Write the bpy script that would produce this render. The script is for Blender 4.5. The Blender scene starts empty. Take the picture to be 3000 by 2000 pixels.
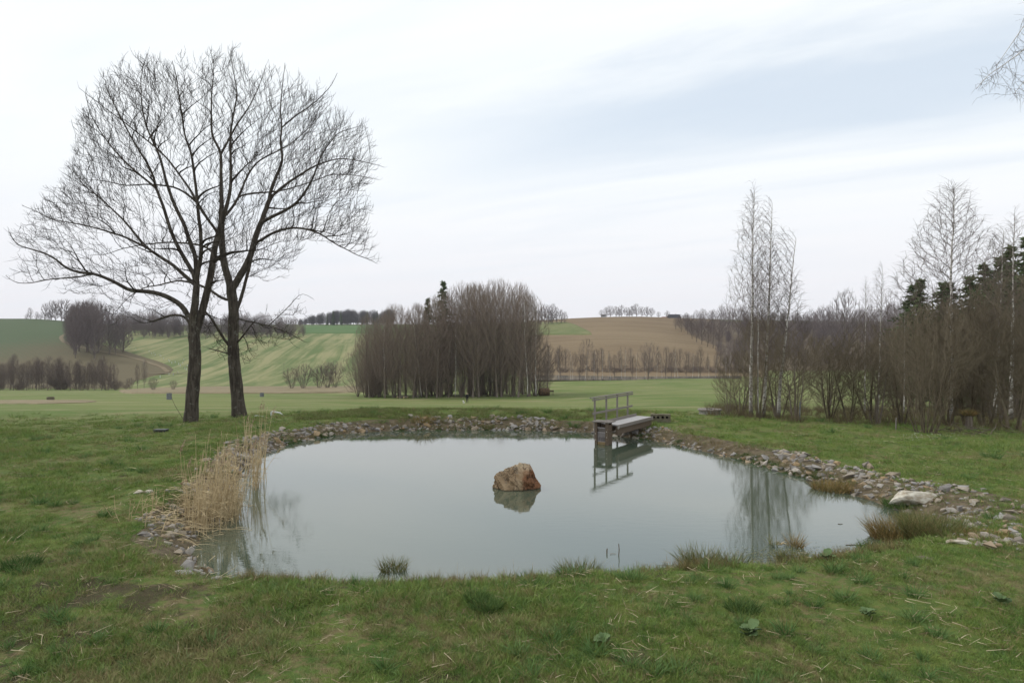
import bpy, bmesh, math, random
import numpy as np
from mathutils import Vector, Matrix

random.seed(7)
rng = np.random.default_rng(7)
scene = bpy.context.scene
COL = scene.collection
R = math.radians

# ------------------------------------------------------------------ camera, light, sky
H, F, CX, CY = 4.0, 1568.0, 1176.0, 784.0        # camera height over the pond, focal length and centre in photo units
cam = bpy.data.cameras.new('camera')
cam.sensor_width = 36.0
cam.lens = 24.0
cam.clip_start = 0.1
cam.clip_end = 6000.0
cam_o = bpy.data.objects.new('camera', cam)
COL.objects.link(cam_o)
cam_o.location = (0, 0, H)
cam_o.rotation_euler = (R(90), 0, 0)
scene.camera = cam_o
scene.view_settings.view_transform = 'Standard'
scene.view_settings.look = 'None'
scene.view_settings.exposure = 0.30
scene.view_settings.gamma = 1.0
scene.view_settings.use_curve_mapping = False
scene.render.engine = 'CYCLES'
scene.cycles.max_bounces = 6
scene.cycles.diffuse_bounces = 3
scene.cycles.glossy_bounces = 3
scene.cycles.transparent_max_bounces = 6
scene.cycles.use_denoising = True

SUN_EL, SUN_AZ = 42.0, -62.0                       # azimuth from +Y (ahead) towards +X; negative = to the left


class NT:
    """small helper for node trees"""
    def __init__(self, tree):
        self.t = tree

    def new(self, typ, **kw):
        n = self.t.nodes.new(typ)
        for k, v in kw.items():
            setattr(n, k, v)
        return n

    def put(self, sock, v):
        if hasattr(v, 'is_output'):
            self.t.links.new(v, sock)
        else:
            if isinstance(v, (tuple, list)) and len(v) == 3 and len(sock.default_value) == 4:
                v = (*v, 1.0)
            sock.default_value = v

    def math(self, op, a, b=0.0, c=None, clamp=False):
        n = self.new('ShaderNodeMath', operation=op, use_clamp=clamp)
        self.put(n.inputs[0], a)
        self.put(n.inputs[1], b)
        if c is not None:
            self.put(n.inputs[2], c)
        return n.outputs[0]

    def vmath(self, op, a, b=None):
        n = self.new('ShaderNodeVectorMath', operation=op)
        self.put(n.inputs[0], a)
        if b is not None:
            self.put(n.inputs[1], b)
        return n.outputs[0]

    def mix(self, f, a, b):
        n = self.new('ShaderNodeMix', data_type='RGBA')
        self.put(n.inputs[0], f)
        self.put(n.inputs[6], a)
        self.put(n.inputs[7], b)
        return n.outputs[2]

    def noise(self, vec, scale, detail=3.0, rough=0.55, dist=0.0):
        n = self.new('ShaderNodeTexNoise')
        self.put(n.inputs['Vector'], vec)
        n.inputs['Scale'].default_value = scale
        n.inputs['Detail'].default_value = detail
        n.inputs['Roughness'].default_value = rough
        n.inputs['Distortion'].default_value = dist
        return n.outputs[0]

    def step(self, v, lo, hi):
        n = self.new('ShaderNodeMapRange', interpolation_type='SMOOTHSTEP')
        self.put(n.inputs[0], v)
        n.inputs[1].default_value = lo
        n.inputs[2].default_value = hi
        return n.outputs[0]

    def scaled(self, vec, s, off=(0, 0, 0)):
        n = self.new('ShaderNodeMapping')
        self.put(n.inputs[0], vec)
        n.inputs[1].default_value = off
        n.inputs[3].default_value = s
        return n.outputs[0]

    def pos(self):
        return self.new('ShaderNodeNewGeometry').outputs['Position']

    def obj(self):
        return self.new('ShaderNodeTexCoord').outputs['Object']

    def sep(self, v):
        n = self.new('ShaderNodeSeparateXYZ')
        self.put(n.inputs[0], v)
        return n.outputs

    def ramp(self, f, stops):
        n = self.new('ShaderNodeValToRGB')
        cr = n.color_ramp
        while len(cr.elements) < len(stops):
            cr.elements.new(0.5)
        for e, (p, c) in zip(cr.elements, stops):
            e.position = p
            e.color = (*c, 1.0)
        self.put(n.inputs[0], f)
        return n.outputs[0]


def material(name, fn, rough=0.85, bump=0.0, spec=0.25):
    m = bpy.data.materials.new(name)
    m.use_nodes = True
    nt = NT(m.node_tree)
    b = m.node_tree.nodes['Principled BSDF']
    b.inputs['Roughness'].default_value = rough
    b.inputs['Specular IOR Level'].default_value = spec
    r = fn(nt)
    col, hgt = r if isinstance(r, tuple) and len(r) == 2 and hasattr(r[0], 'is_output') else (r, None)
    nt.put(b.inputs['Base Color'], col)
    if hgt is not None and bump:
        bn = nt.new('ShaderNodeBump')
        bn.inputs['Strength'].default_value = 1.0
        bn.inputs['Distance'].default_value = bump
        nt.put(bn.inputs['Height'], hgt)
        nt.put(b.inputs['Normal'], bn.outputs[0])
    return m


def build_world():
    w = bpy.data.worlds.new('World')
    scene.world = w
    w.use_nodes = True
    nt = NT(w.node_tree)
    bg = w.node_tree.nodes['Background']
    sky = nt.new('ShaderNodeTexSky', sky_type='NISHITA')
    sky.sun_disc = False
    sky.sun_elevation = R(SUN_EL)
    sky.sun_rotation = R(SUN_AZ)
    sky.air_density = 1.0
    sky.dust_density = 1.5
    d = nt.new('ShaderNodeTexCoord').outputs['Generated']
    x, y, z = nt.sep(d)
    zz = nt.math('ADD', nt.math('MAXIMUM', z, 0.0), 0.06)
    px = nt.math('DIVIDE', x, zz)
    py = nt.math('DIVIDE', y, zz)
    comb = nt.new('ShaderNodeCombineXYZ')
    nt.put(comb.inputs[0], px)
    nt.put(comb.inputs[1], py)
    p = comb.outputs[0]
    # streaks of thin cloud lie along one direction of the sheet
    rot = nt.new('ShaderNodeMapping')
    nt.put(rot.inputs[0], p)
    rot.inputs[2].default_value = (0, 0, R(30))
    st = nt.scaled(rot.outputs[0], (0.33, 1.0, 1.0), (0.6, -0.35, 0.0))
    n1 = nt.noise(st, 0.85, 5.0, 0.5, 0.6)
    n2 = nt.noise(st, 2.6, 5.0, 0.6, 0.3)
    # the broad thin place in the cloud sheet
    bx = nt.math('ADD', nt.math('MULTIPLY', px, 0.52), nt.math('MULTIPLY', py, 0.85))
    wob = nt.math('MULTIPLY', nt.math('SUBTRACT', n1, 0.5), 1.7)
    wob2 = nt.math('MULTIPLY', nt.math('SUBTRACT', n2, 0.5), 0.7)
    s = nt.math('ADD', nt.math('ADD', bx, wob), wob2)
    band = nt.math('MULTIPLY', nt.step(s, 1.75, 2.35), nt.math('SUBTRACT', 1.0, nt.step(s, 2.45, 3.35)))
    side = nt.step(nt.math('ADD', px, nt.math('MULTIPLY', wob, 0.4)), -1.0, 0.7)
    thin = nt.math('MULTIPLY', band, side)
    thin2 = nt.math('MULTIPLY', nt.step(n1, 0.45, 0.75), 0.35)
    thin = nt.math('MAXIMUM', nt.math('MULTIPLY', thin, 0.56), thin2)
    # nothing of it near the horizon
    thin = nt.math('MULTIPLY', thin, nt.step(z, 0.03, 0.22))
    low = nt.math('SUBTRACT', 1.0, nt.step(z, 0.0, 0.30))
    cloud = nt.mix(low, (8.25, 8.55, 8.75), (7.45, 7.42, 7.75))
    mott = nt.math('MULTIPLY', nt.step(n2, 0.35, 0.7), 0.22)
    cloud = nt.mix(mott, cloud, (7.1, 7.6, 8.1))
    blue = nt.mix(0.75, sky.outputs[0], (4.6, 5.8, 7.2))
    nt.put(bg.inputs[0], nt.mix(thin, cloud, blue))
    bg.inputs[1].default_value = 0.1
    s = bpy.data.lights.new('sun', 'SUN')
    s.energy = 1.5
    s.angle = R(12)
    s.color = (1.0, 0.96, 0.90)
    so = bpy.data.objects.new('sun', s)
    COL.objects.link(so)
    v = Vector((math.sin(R(SUN_AZ)) * math.cos(R(SUN_EL)), math.cos(R(SUN_AZ)) * math.cos(R(SUN_EL)), math.sin(R(SUN_EL))))
    so.rotation_euler = (-v).to_track_quat('-Z', 'Y').to_euler()


build_world()

# ------------------------------------------------------------------ mesh helpers


def mesh_np(name, V, faces, smooth=False):
    """faces: list of int arrays (n,3) or (n,4)"""
    me = bpy.data.meshes.new(name)
    V = np.asarray(V, dtype=np.float32)
    me.vertices.add(len(V))
    me.vertices.foreach_set('co', V.ravel())
    faces = [np.asarray(f, dtype=np.int32) for f in faces if len(f)]
    loops = np.concatenate([f.ravel() for f in faces])
    starts, off = [], 0
    for f in faces:
        n, k = f.shape
        starts.append(off + np.arange(n, dtype=np.int32) * k)
        off += n * k
    starts = np.concatenate(starts)
    me.loops.add(len(loops))
    me.loops.foreach_set('vertex_index', loops)
    me.polygons.add(len(starts))
    me.polygons.foreach_set('loop_start', starts.astype(np.int32))
    if smooth:
        me.polygons.foreach_set('use_smooth', np.ones(len(starts), dtype=bool))
    me.update(calc_edges=True)
    me.validate()
    return me


def link(name, me, m=None, parent=None, loc=(0, 0, 0)):
    o = bpy.data.objects.new(name, me)
    COL.objects.link(o)
    if m is not None and me is not None and not me.materials:
        me.materials.append(m)
    o.location = loc
    if parent is not None:
        o.parent = parent
    return o


def tag(o, label=None, cat=None, group=None, kind=None):
    if label:
        o['label'] = label
    if cat:
        o['category'] = cat
    if group:
        o['group'] = group
    if kind:
        o['kind'] = kind
    return o


def thing(name, label, cat, loc=(0, 0, 0), rz=0.0, group=None):
    o = link(name, None, loc=loc)
    o.rotation_euler = (0, 0, rz)
    return tag(o, label, cat, group)


def copy_tree(o, parent=None):
    c = o.copy()
    COL.objects.link(c)
    if parent is not None:
        c.parent = parent
    for ch in list(o.children):
        copy_tree(ch, c)
    return c


def bm_mesh(name, bm, smooth=False):
    me = bpy.data.meshes.new(name)
    bmesh.ops.recalc_face_normals(bm, faces=bm.faces[:])
    bm.to_mesh(me)
    bm.free()
    if smooth:
        for p in me.polygons:
            p.use_smooth = True
    return me


def box_bm(bm, c, half, axes=None, bevel=0.0):
    """box at c with half sizes along axes (3 vectors)"""
    ax = axes or (Vector((1, 0, 0)), Vector((0, 1, 0)), Vector((0, 0, 1)))
    M = Matrix((ax[0] * half[0], ax[1] * half[1], ax[2] * half[2])).transposed().to_4x4()
    M.translation = Vector(c)
    r = bmesh.ops.create_cube(bm, size=2.0, matrix=M)
    if bevel:
        es = list({e for v in r['verts'] for e in v.link_edges})
        bmesh.ops.bevel(bm, geom=es, offset=bevel, segments=1, affect='EDGES')


def vnoise(x, y, s, seed=0):
    """smooth value noise 0..1"""
    x = np.asarray(x, float) / s + 137.0 * seed
    y = np.asarray(y, float) / s + 71.0 * seed
    xi, yi = np.floor(x), np.floor(y)
    fx, fy = x - xi, y - yi
    fx, fy = fx * fx * (3 - 2 * fx), fy * fy * (3 - 2 * fy)

    def h(a, b):
        v = np.sin(a * 127.1 + b * 311.7 + seed * 17.3) * 43758.5453
        return v - np.floor(v)
    return (h(xi, yi) * (1 - fx) + h(xi + 1, yi) * fx) * (1 - fy) + (h(xi, yi + 1) * (1 - fx) + h(xi + 1, yi + 1) * fx) * fy


def sstep(x, a, b):
    t = np.clip((np.asarray(x, float) - a) / (b - a), 0, 1)
    return t * t * (3 - 2 * t)


# ------------------------------------------------------------------ terrain
KY = [34, 45, 60, 90, 120, 150, 180, 230, 280, 350, 450, 550, 650, 800, 1100, 1500]
KT = {
    -400: [978, 954, 939, 926, 915, 905, 899, 899, 892, 862, 805, 762, 728, 734, 742, 748],
    0:    [977, 953, 938, 926, 915, 905, 899, 899, 891, 862, 805, 762, 729, 735, 742, 748],
    160:  [976, 953, 938, 926, 916, 907, 901, 900, 891, 862, 805, 762, 731, 737, 742, 748],
    300:  [975, 952, 938, 926, 917, 909, 904, 900, 891, 863, 818, 782, 764, 755, 747, 750],
    600:  [960, 946, 936, 926, 919, 912, 905, 898, 887, 857, 812, 777, 765, 753, 744, 750],
    830:  [941, 942, 939, 933, 926, 911, 903, 893, 882, 855, 811, 780, 760, 749, 744, 750],
    1080: [940, 942, 939, 933, 927, 908, 899, 886, 873, 845, 798, 765, 750, 745, 744, 750],
    1250: [941, 942, 939, 931, 924, 907, 897, 882, 868, 835, 780, 745, 733, 738, 744, 750],
    1450: [946, 943, 936, 922, 912, 902, 892, 877, 868, 830, 770, 735, 722, 729, 742, 750],
    1650: [957, 944, 932, 917, 906, 896, 886, 872, 865, 840, 797, 757, 738, 733, 742, 750],
    1900: [971, 956, 942, 924, 911, 899, 889, 876, 867, 845, 805, 770, 746, 736, 742, 750],
    2352: [986, 964, 948, 929, 915, 902, 891, 878, 868, 847, 808, 772, 748, 736, 742, 750],
    2900: [988, 966, 949, 930, 915, 902, 891, 878, 868, 847, 808, 772, 748, 736, 742, 750],
}


def build_table():
    us = np.linspace(-1.1, 1.2, 240)
    ly = np.linspace(math.log(34), math.log(1500), 260)
    cols = sorted(KT)
    kl = np.log(np.array(KY, float))
    G = np.array([np.interp(ly, kl, KT[c]) for c in cols])
    cu = np.array([(c - CX) / F for c in cols])
    T = np.array([np.interp(us, cu, G[:, j]) for j in range(len(ly))]).T

    def blur(A, ax, n):
        k = np.exp(-0.5 * (np.arange(-3 * n, 3 * n + 1) / n) ** 2)
        k /= k.sum()
        pad = [(0, 0), (0, 0)]
        pad[ax] = (3 * n, 3 * n)
        B = np.pad(A, pad, mode='edge')
        return np.apply_along_axis(lambda v: np.convolve(v, k, 'valid'), ax, B)
    T = blur(blur(T, 1, 4), 0, 5)
    return us, ly, T


TU, TL, TT = build_table()


def table_z(u, Y):
    u = np.clip(u, TU[0], TU[-1])
    l = np.clip(np.log(np.maximum(Y, 34.0)), TL[0], TL[-1])
    fu = (u - TU[0]) / (TU[1] - TU[0])
    fl = (l - TL[0]) / (TL[1] - TL[0])
    i = np.clip(fu.astype(int), 0, len(TU) - 2)
    j = np.clip(fl.astype(int), 0, len(TL) - 2)
    a, b = fu - i, fl - j
    py = (TT[i, j] * (1 - a) + TT[i + 1, j] * a) * (1 - b) + (TT[i, j + 1] * (1 - a) + TT[i + 1, j + 1] * a) * b
    return H - (py - CY) / F * np.maximum(Y, 34.0)


def on_water(px, py):
    Y = H * F / (py - CY)
    return ((px - CX) / F * Y, Y)


SHORE_PX = [(440, 1288), (462, 1312), (520, 1327), (600, 1334), (700, 1340), (800, 1343), (900, 1345), (1000, 1339), (1100, 1340),
            (1200, 1332), (1280, 1324), (1350, 1319), (1450, 1316), (1550, 1311), (1640, 1306), (1720, 1304), (1800, 1299), (1880, 1290),
            (1950, 1279), (2010, 1268), (2060, 1255), (2120, 1235), (2165, 1212), (2150, 1192), (2090, 1172), (2040, 1157), (1975, 1137),
            (1920, 1118), (1870, 1103), (1800, 1082), (1730, 1063), (1650, 1044), (1590, 1029), (1540, 1019), (1500, 1012), (1450, 1004),
            (1400, 997), (1330, 991), (1200, 988), (1050, 987), (900, 989), (820, 993), (750, 1002), (690, 1014), (640, 1027), (600, 1044),
            (575, 1064), (555, 1090), (530, 1122), (500, 1160), (470, 1195), (447, 1230), (435, 1262)]


SHORE_PX = [(x, y + (13 * min(1, max(0, (x - 430) / 120)) * min(1, max(0, (2080 - x) / 120)) if y > 1240 else 0)) for x, y in SHORE_PX]


def smooth_shore():
    P = np.array([on_water(*p) for p in SHORE_PX])
    n = len(P)
    out = []
    for i in range(n):
        p0, p1, p2, p3 = P[i - 1], P[i], P[(i + 1) % n], P[(i + 2) % n]
        L = np.linalg.norm(p2 - p1)
        m = max(2, int(L / 0.25))
        for k in range(m):
            t = k / m
            out.append(0.5 * ((2 * p1) + (-p0 + p2) * t + (2 * p0 - 5 * p1 + 4 * p2 - p3) * t * t + (-p0 + 3 * p1 - 3 * p2 + p3) * t ** 3))
    Q = np.array(out)
    T = np.roll(Q, -1, 0) - np.roll(Q, 1, 0)
    T /= np.linalg.norm(T, axis=1)[:, None] + 1e-9
    N = np.stack([T[:, 1], -T[:, 0]], 1)       # outward for a counter-clockwise outline
    w = (vnoise(Q[:, 0], Q[:, 1], 0.8, 3) - 0.5) * 0.30 + (vnoise(Q[:, 0], Q[:, 1], 0.3, 5) - 0.5) * 0.12
    return Q + N * w[:, None], N


SH, SHN = smooth_shore()
_a = 0.5 * np.sum(SH[:, 0] * np.roll(SH[:, 1], -1) - np.roll(SH[:, 0], -1) * SH[:, 1])
if _a < 0:
    SHN = -SHN


def shore_dist(x, y):
    """signed distance to the waterline, positive on land"""
    x = np.asarray(x, float).ravel()
    y = np.asarray(y, float).ravel()
    out = np.full(len(x), 60.0)
    near = np.where((x > -18) & (x < 20) & (y > 1) & (y < 42))[0]
    A = SH
    B = np.roll(SH, -1, 0)
    E = B - A
    L2 = (E ** 2).sum(1) + 1e-12
    for c in np.array_split(near, max(1, len(near) // 6000 + 1)):
        if not len(c):
            continue
        p = np.stack([x[c], y[c]], 1)[:, None, :]
        t = np.clip(((p - A) * E).sum(2) / L2, 0, 1)
        d = np.sqrt(((p - (A + t[..., None] * E)) ** 2).sum(2)).min(1)
        yy = p[:, 0, 1][:, None]
        xx = p[:, 0, 0][:, None]
        cr = ((A[:, 1] > yy) != (B[:, 1] > yy)) & (xx < (B[:, 0] - A[:, 0]) * (yy - A[:, 1]) / (B[:, 1] - A[:, 1] + 1e-12) + A[:, 0])
        out[c] = np.where(cr.sum(1) % 2 == 1, -d, d)
    return out


def gz(x, y, d=None):
    x = np.asarray(x, float)
    y = np.asarray(y, float)
    shp = x.shape
    x, y = x.ravel(), y.ravel()
    if d is None:
        d = shore_dist(x, y)
    Ym = np.maximum(y, 34.0)
    zt = table_z(x / Ym, Ym)
    t = sstep(y, 18, 34)
    zb = 0.40 * (1 - t) + zt * t
    e = 0.48 * np.exp(-(np.maximum(d, 0) / 5.0) ** 2)
    zb = zb + np.maximum(0, e - zb) * np.exp(-(np.maximum(d, 0) / 4.5) ** 4)
    near = 1 - sstep(y, 40, 90)
    zb = zb + near * ((vnoise(x, y, 2.3, 1) - 0.5) * 0.13 + (vnoise(x, y, 0.7, 2) - 0.5) * 0.06)
    far = sstep(y, 60, 200)
    zb = zb + far * (vnoise(x, y, 45.0, 6) - 0.5) * 0.5
    wid = 0.55 + 0.35 * sstep(y, 13, 22)
    z = np.where(d >= 0, zb * (1 - np.exp(-np.maximum(d, 0) / wid)) + 0.004, np.maximum(-1.2, 0.35 * d))
    return z.reshape(shp)


def g1(x, y):
    return float(gz(np.array([x]), np.array([y]))[0])


_HY = np.exp(np.linspace(math.log(5), math.log(1400), 1600))


def hit(px, py):
    """the place on the ground seen at a point of the photo"""
    u = (px - CX) / F
    z = gz(u * _HY, _HY)
    pp = CY + (H - z) / _HY * F
    i = np.argmax(pp <= py)
    if pp[i] > py:
        i = len(_HY) - 1
    Y = _HY[i]
    if i > 0 and pp[i - 1] > pp[i]:
        k = (pp[i - 1] - py) / (pp[i - 1] - pp[i])
        Y = _HY[i - 1] * (1 - k) + _HY[i] * k
    return Vector((u * Y, Y, g1(u * Y, Y)))


def at(px, Y):
    x = (px - CX) / F * Y
    return Vector((x, Y, g1(x, Y)))


def top_h(py, Y, z0):
    return H + (CY - py) / F * Y - z0


# ------------------------------------------------------------------ ground materials
def turf_color(nt, pos):
    """shared by soil sheet and blades: patches of green, moss, dead grass"""
    flat = nt.scaled(pos, (1, 1, 0))
    a = nt.noise(flat, 0.45, 4, 0.6)
    b = nt.noise(flat, 1.6, 4, 0.6)
    c = nt.noise(flat, 6.0, 4, 0.65)
    g = nt.mix(nt.step(b, 0.35, 0.65), (0.092, 0.172, 0.034), (0.168, 0.230, 0.050))
    g = nt.mix(nt.step(c, 0.45, 0.7), g, (0.185, 0.215, 0.052))
    k = nt.math('ADD', nt.math('MULTIPLY', a, 0.55), nt.math('MULTIPLY', c, 0.45))
    x, y, z = nt.sep(pos)
    # more dead grass to the left of the foreground
    lf = nt.math('MULTIPLY', nt.math('SUBTRACT', 1.0, nt.step(x, -5.0, 4.0)), nt.math('SUBTRACT', 1.0, nt.step(y, 10.0, 17.0)))
    k = nt.math('ADD', k, nt.math('MULTIPLY', lf, 0.045))
    dry = nt.step(k, 0.50, 0.625)
    return nt.mix(nt.math('MULTIPLY', dry, 0.85), g, (0.255, 0.200, 0.108)), k, c, (x, y, z)


def ground_fn(nt):
    pos = nt.pos()
    turf, k, c, (x, y, z) = turf_color(nt, pos)
    flat = nt.scaled(pos, (1, 1, 0))
    fine = nt.noise(flat, 34.0, 4, 0.7)
    # thin turf lets soil through
    lf = nt.math('MULTIPLY', nt.math('SUBTRACT', 1.0, nt.step(x, -7.0, -1.0)), nt.math('SUBTRACT', 1.0, nt.step(y, 9.0, 12.0)))
    e = nt.noise(nt.scaled(flat, (1, 1, 1), (13.7, 4.1, 0)), 0.9, 5, 0.65)
    soil_m = nt.step(nt.math('ADD', e, nt.math('MULTIPLY', lf, 0.17)), 0.59, 0.68)
    soil = nt.mix(fine, (0.035, 0.026, 0.018), (0.095, 0.070, 0.048))
    near = nt.mix(nt.math('MULTIPLY', soil_m, 0.85), turf, soil)
    near = nt.mix(nt.math('MULTIPLY', nt.step(fine, 0.35, 0.75), 0.5), nt.mix(0.5, near, (0.05, 0.042, 0.024)), near)
    at_ = nt.new('ShaderNodeAttribute', attribute_name='shore').outputs['Fac']
    sh = nt.math('SUBTRACT', 1.0, nt.step(nt.math('ADD', at_, nt.math('MULTIPLY', nt.math('SUBTRACT', c, 0.5), 1.1)), 0.15, 0.75))
    near = nt.mix(nt.math('MULTIPLY', sh, 0.9), near, nt.mix(fine, (0.06, 0.047, 0.030), (0.17, 0.135, 0.085)))
    # the meadow further down: even turf with pale mown streaks
    st = nt.noise(nt.scaled(flat, (0.06, 0.20, 1)), 1.0, 6, 0.68, 0.5)
    m1 = nt.noise(flat, 0.03, 4, 0.55)
    m2 = nt.noise(flat, 0.5, 5, 0.7)
    mead = nt.mix(nt.step(m1, 0.35, 0.65), (0.096, 0.150, 0.038), (0.148, 0.182, 0.058))
    mead = nt.mix(nt.math('MULTIPLY', nt.step(st, 0.47, 0.62), 0.75), mead, (0.245, 0.225, 0.118))
    mead = nt.mix(nt.math('MULTIPLY', nt.step(m2, 0.4, 0.7), 0.50), mead, (0.165, 0.155, 0.070))
    far = nt.step(nt.math('ADD', y, nt.math('MULTIPLY', nt.math('SUBTRACT', m2, 0.5), 16.0)), 26.0, 56.0)
    col = nt.mix(far, near, mead)
    hgt = nt.math('ADD', nt.math('MULTIPLY', fine, 0.5), c)
    return col, hgt


M_ground = material('turf', ground_fn, 0.95, 0.05, 0.1)


def build_ground():
    t = np.linspace(-1, 1, 320)
    w = 0.95 * t + 0.85 * t ** 5
    ys = np.concatenate([np.linspace(-30, 3, 26)[:-1], np.arange(3, 44, 0.17), np.exp(np.arange(math.log(44), math.log(1500), 0.022))])
    Y, W = np.meshgrid(ys, w, indexing='ij')
    X = W * (np.maximum(Y, 0) + 11.0)
    d = shore_dist(X, Y)
    Z = gz(X.ravel(), Y.ravel(), d)
    V = np.stack([X.ravel(), Y.ravel(), Z], 1)
    n, m = X.shape
    idx = np.arange(n * m).reshape(n, m)
    q = np.stack([idx[:-1, :-1], idx[:-1, 1:], idx[1:, 1:], idx[1:, :-1]], -1).reshape(-1, 4)
    me = mesh_np('ground', V, [q], True)
    a = me.attributes.new('shore', 'FLOAT', 'POINT')
    a.data.foreach_set('value', d.astype(np.float32))
    o = link('ground', me, M_ground)
    tag(o, kind='structure')
    return o


GROUND = build_ground()


def crop_fn(nt):
    pos = nt.pos()
    flat = nt.scaled(pos, (1, 1, 0))
    x, y, z = nt.sep(pos)
    n = nt.noise(flat, 0.012, 4, 0.6)
    f = nt.noise(flat, 0.25, 5, 0.7)
    rows = nt.new('ShaderNodeTexWave', wave_type='BANDS', bands_direction='DIAGONAL')
    nt.put(rows.inputs['Vector'], flat)
    rows.inputs['Scale'].default_value = 0.12
    rows.inputs['Distortion'].default_value = 3.0
    rows.inputs['Detail'].default_value = 2.0
    # the crop has come up best towards the crest on the far left
    g = nt.math('ADD', nt.math('ADD', nt.math('MULTIPLY', nt.math('SUBTRACT', -330.0, x), 0.012), nt.math('MULTIPLY', nt.math('SUBTRACT', z, 5.0), 0.03)), nt.math('MULTIPLY', nt.math('SUBTRACT', n, 0.5), 1.4))
    g = nt.math('ADD', g, nt.math('MULTIPLY', nt.math('SUBTRACT', rows.outputs['Fac'], 0.5), 0.25))
    c = nt.mix(nt.step(g, -1.1, 0.6), (0.125, 0.102, 0.058), (0.058, 0.098, 0.042))
    c = nt.mix(nt.math('MULTIPLY', f, 0.5), c, (0.085, 0.078, 0.042))
    return c, f


def hay_fn(nt):
    pos = nt.pos()
    flat = nt.scaled(pos, (1, 1, 0))
    rot = nt.new('ShaderNodeMapping')
    nt.put(rot.inputs[0], flat)
    rot.inputs[2].default_value = (0, 0, R(-9))
    st = nt.noise(nt.scaled(rot.outputs[0], (0.13, 0.007, 1)), 1.0, 4, 0.6, 0.9)
    n = nt.noise(flat, 0.02, 4, 0.6)
    f = nt.noise(flat, 0.35, 5, 0.7)
    k = nt.math('ADD', nt.math('MULTIPLY', st, 0.62), nt.math('ADD', nt.math('MULTIPLY', n, 0.25), nt.math('MULTIPLY', f, 0.13)))
    c = nt.mix(nt.step(k, 0.40, 0.60), (0.100, 0.140, 0.046), (0.245, 0.235, 0.115))
    return c, f


def plough_fn(nt):
    pos = nt.pos()
    flat = nt.scaled(pos, (1, 1, 0))
    n = nt.noise(flat, 0.012, 5, 0.6)
    s = nt.noise(nt.scaled(flat, (0.006, 0.09, 1)), 1.0, 5, 0.65, 0.8)
    f = nt.noise(flat, 0.5, 5, 0.75)
    c = nt.mix(nt.step(n, 0.35, 0.65), (0.165, 0.118, 0.070), (0.205, 0.153, 0.092))
    c = nt.mix(nt.math('MULTIPLY', nt.step(s, 0.42, 0.7), 0.55), c, (0.245, 0.190, 0.115))
    c = nt.mix(nt.math('MULTIPLY', nt.step(f, 0.4, 0.8), 0.45), c, (0.125, 0.085, 0.045))
    return c, f


def solid_noise(c1, c2, scale, c3=None, detail=5):
    def fn(nt):
        flat = nt.pos()
        n = nt.noise(flat, scale, detail, 0.65)
        c = nt.mix(nt.step(n, 0.32, 0.68), c1, c2)
        if c3:
            c = nt.mix(nt.math('MULTIPLY', nt.step(nt.noise(flat, scale * 3.1, 4, 0.6), 0.52, 0.7), 0.8), c, c3)
        return c, n
    return fn


M_crop = material('young_crop', crop_fn, 0.95, 0.3, 0.1)
M_hay = material('hay_grass', hay_fn, 0.95, 0.2, 0.1)
M_plough = material('ploughed_soil', plough_fn, 0.95, 0.3, 0.1)
M_green = material('winter_wheat', solid_noise((0.060, 0.125, 0.036), (0.085, 0.140, 0.048), 0.03), 0.95, 0.1, 0.1)
M_patch = material('patchy_grass', solid_noise((0.110, 0.140, 0.050), (0.185, 0.180, 0.085), 0.06), 0.95, 0.1, 0.1)
M_drygrass = material('dead_meadow_grass', solid_noise((0.190, 0.155, 0.095), (0.250, 0.205, 0.130), 0.12, (0.13, 0.14, 0.06)), 0.95, 0.1, 0.1)
M_floor = material('leaf_litter', solid_noise((0.105, 0.078, 0.055), (0.150, 0.115, 0.080), 0.15, (0.13, 0.12, 0.06)), 0.95, 0.1, 0.1)
M_track = material('wheel_track_soil', solid_noise((0.165, 0.130, 0.080), (0.205, 0.165, 0.105), 0.2), 0.95, 0.1, 0.1)


def field(name, rows, m, lift=0.15, cols=60, back=0.0, kind='structure'):
    """a sheet laid on the terrain: rows of (py, px left, px right) read off the photo, densified"""
    R_ = np.array(rows, float)
    n = max(24, len(R_) * 6)
    s = np.linspace(0, 1, n)
    k = np.linspace(0, 1, len(R_))
    py, l, r = (np.interp(s, k, R_[:, j]) for j in range(3))
    V = np.zeros((n, cols, 3))
    for i in range(n):
        pxs = np.linspace(l[i], r[i], cols)
        us = (pxs - CX) / F
        Yg = np.exp(np.linspace(math.log(60), math.log(1300), 700))
        XX = us[:, None] * Yg[None]
        ZZ = gz(XX, np.broadcast_to(Yg, XX.shape), np.full(XX.size, 60.0))
        PP = CY + (H - ZZ) / Yg * F
        for j in range(cols):
            a = np.argmax(PP[j] <= py[i])
            if PP[j][a] > py[i]:
                a = int(np.argmin(PP[j]))
            Y = Yg[a]
            if a > 0 and PP[j][a - 1] > PP[j][a]:
                t = min(1.0, max(0.0, (PP[j][a - 1] - py[i]) / (PP[j][a - 1] - PP[j][a])))
                Y = Yg[a - 1] * (1 - t) + Yg[a] * t
            V[i, j] = (us[j] * Y, Y, 0)
    if back:
        e = V[-1:].copy()
        e[..., 0] *= (e[..., 1] + back) / e[..., 1]
        e[..., 1] += back
        V = np.concatenate([V, e], 0)
        n += 1
    L_ = np.full(V.shape[:2], lift)
    L_[0], L_[-1], L_[:, 0], L_[:, -1] = -0.9, -0.9, -0.9, -0.9      # the rim dips under the turf
    V[..., 2] = gz(V[..., 0], V[..., 1], np.full(V[..., 0].size, 60.0)) + L_
    idx = np.arange(n * cols).reshape(n, cols)
    q = np.stack([idx[:-1, :-1], idx[:-1, 1:], idx[1:, 1:], idx[1:, :-1]], -1).reshape(-1, 4)
    o = link(name, mesh_np(name, V.reshape(-1, 3), [q], True), m)
    return tag(o, kind=kind)


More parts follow.
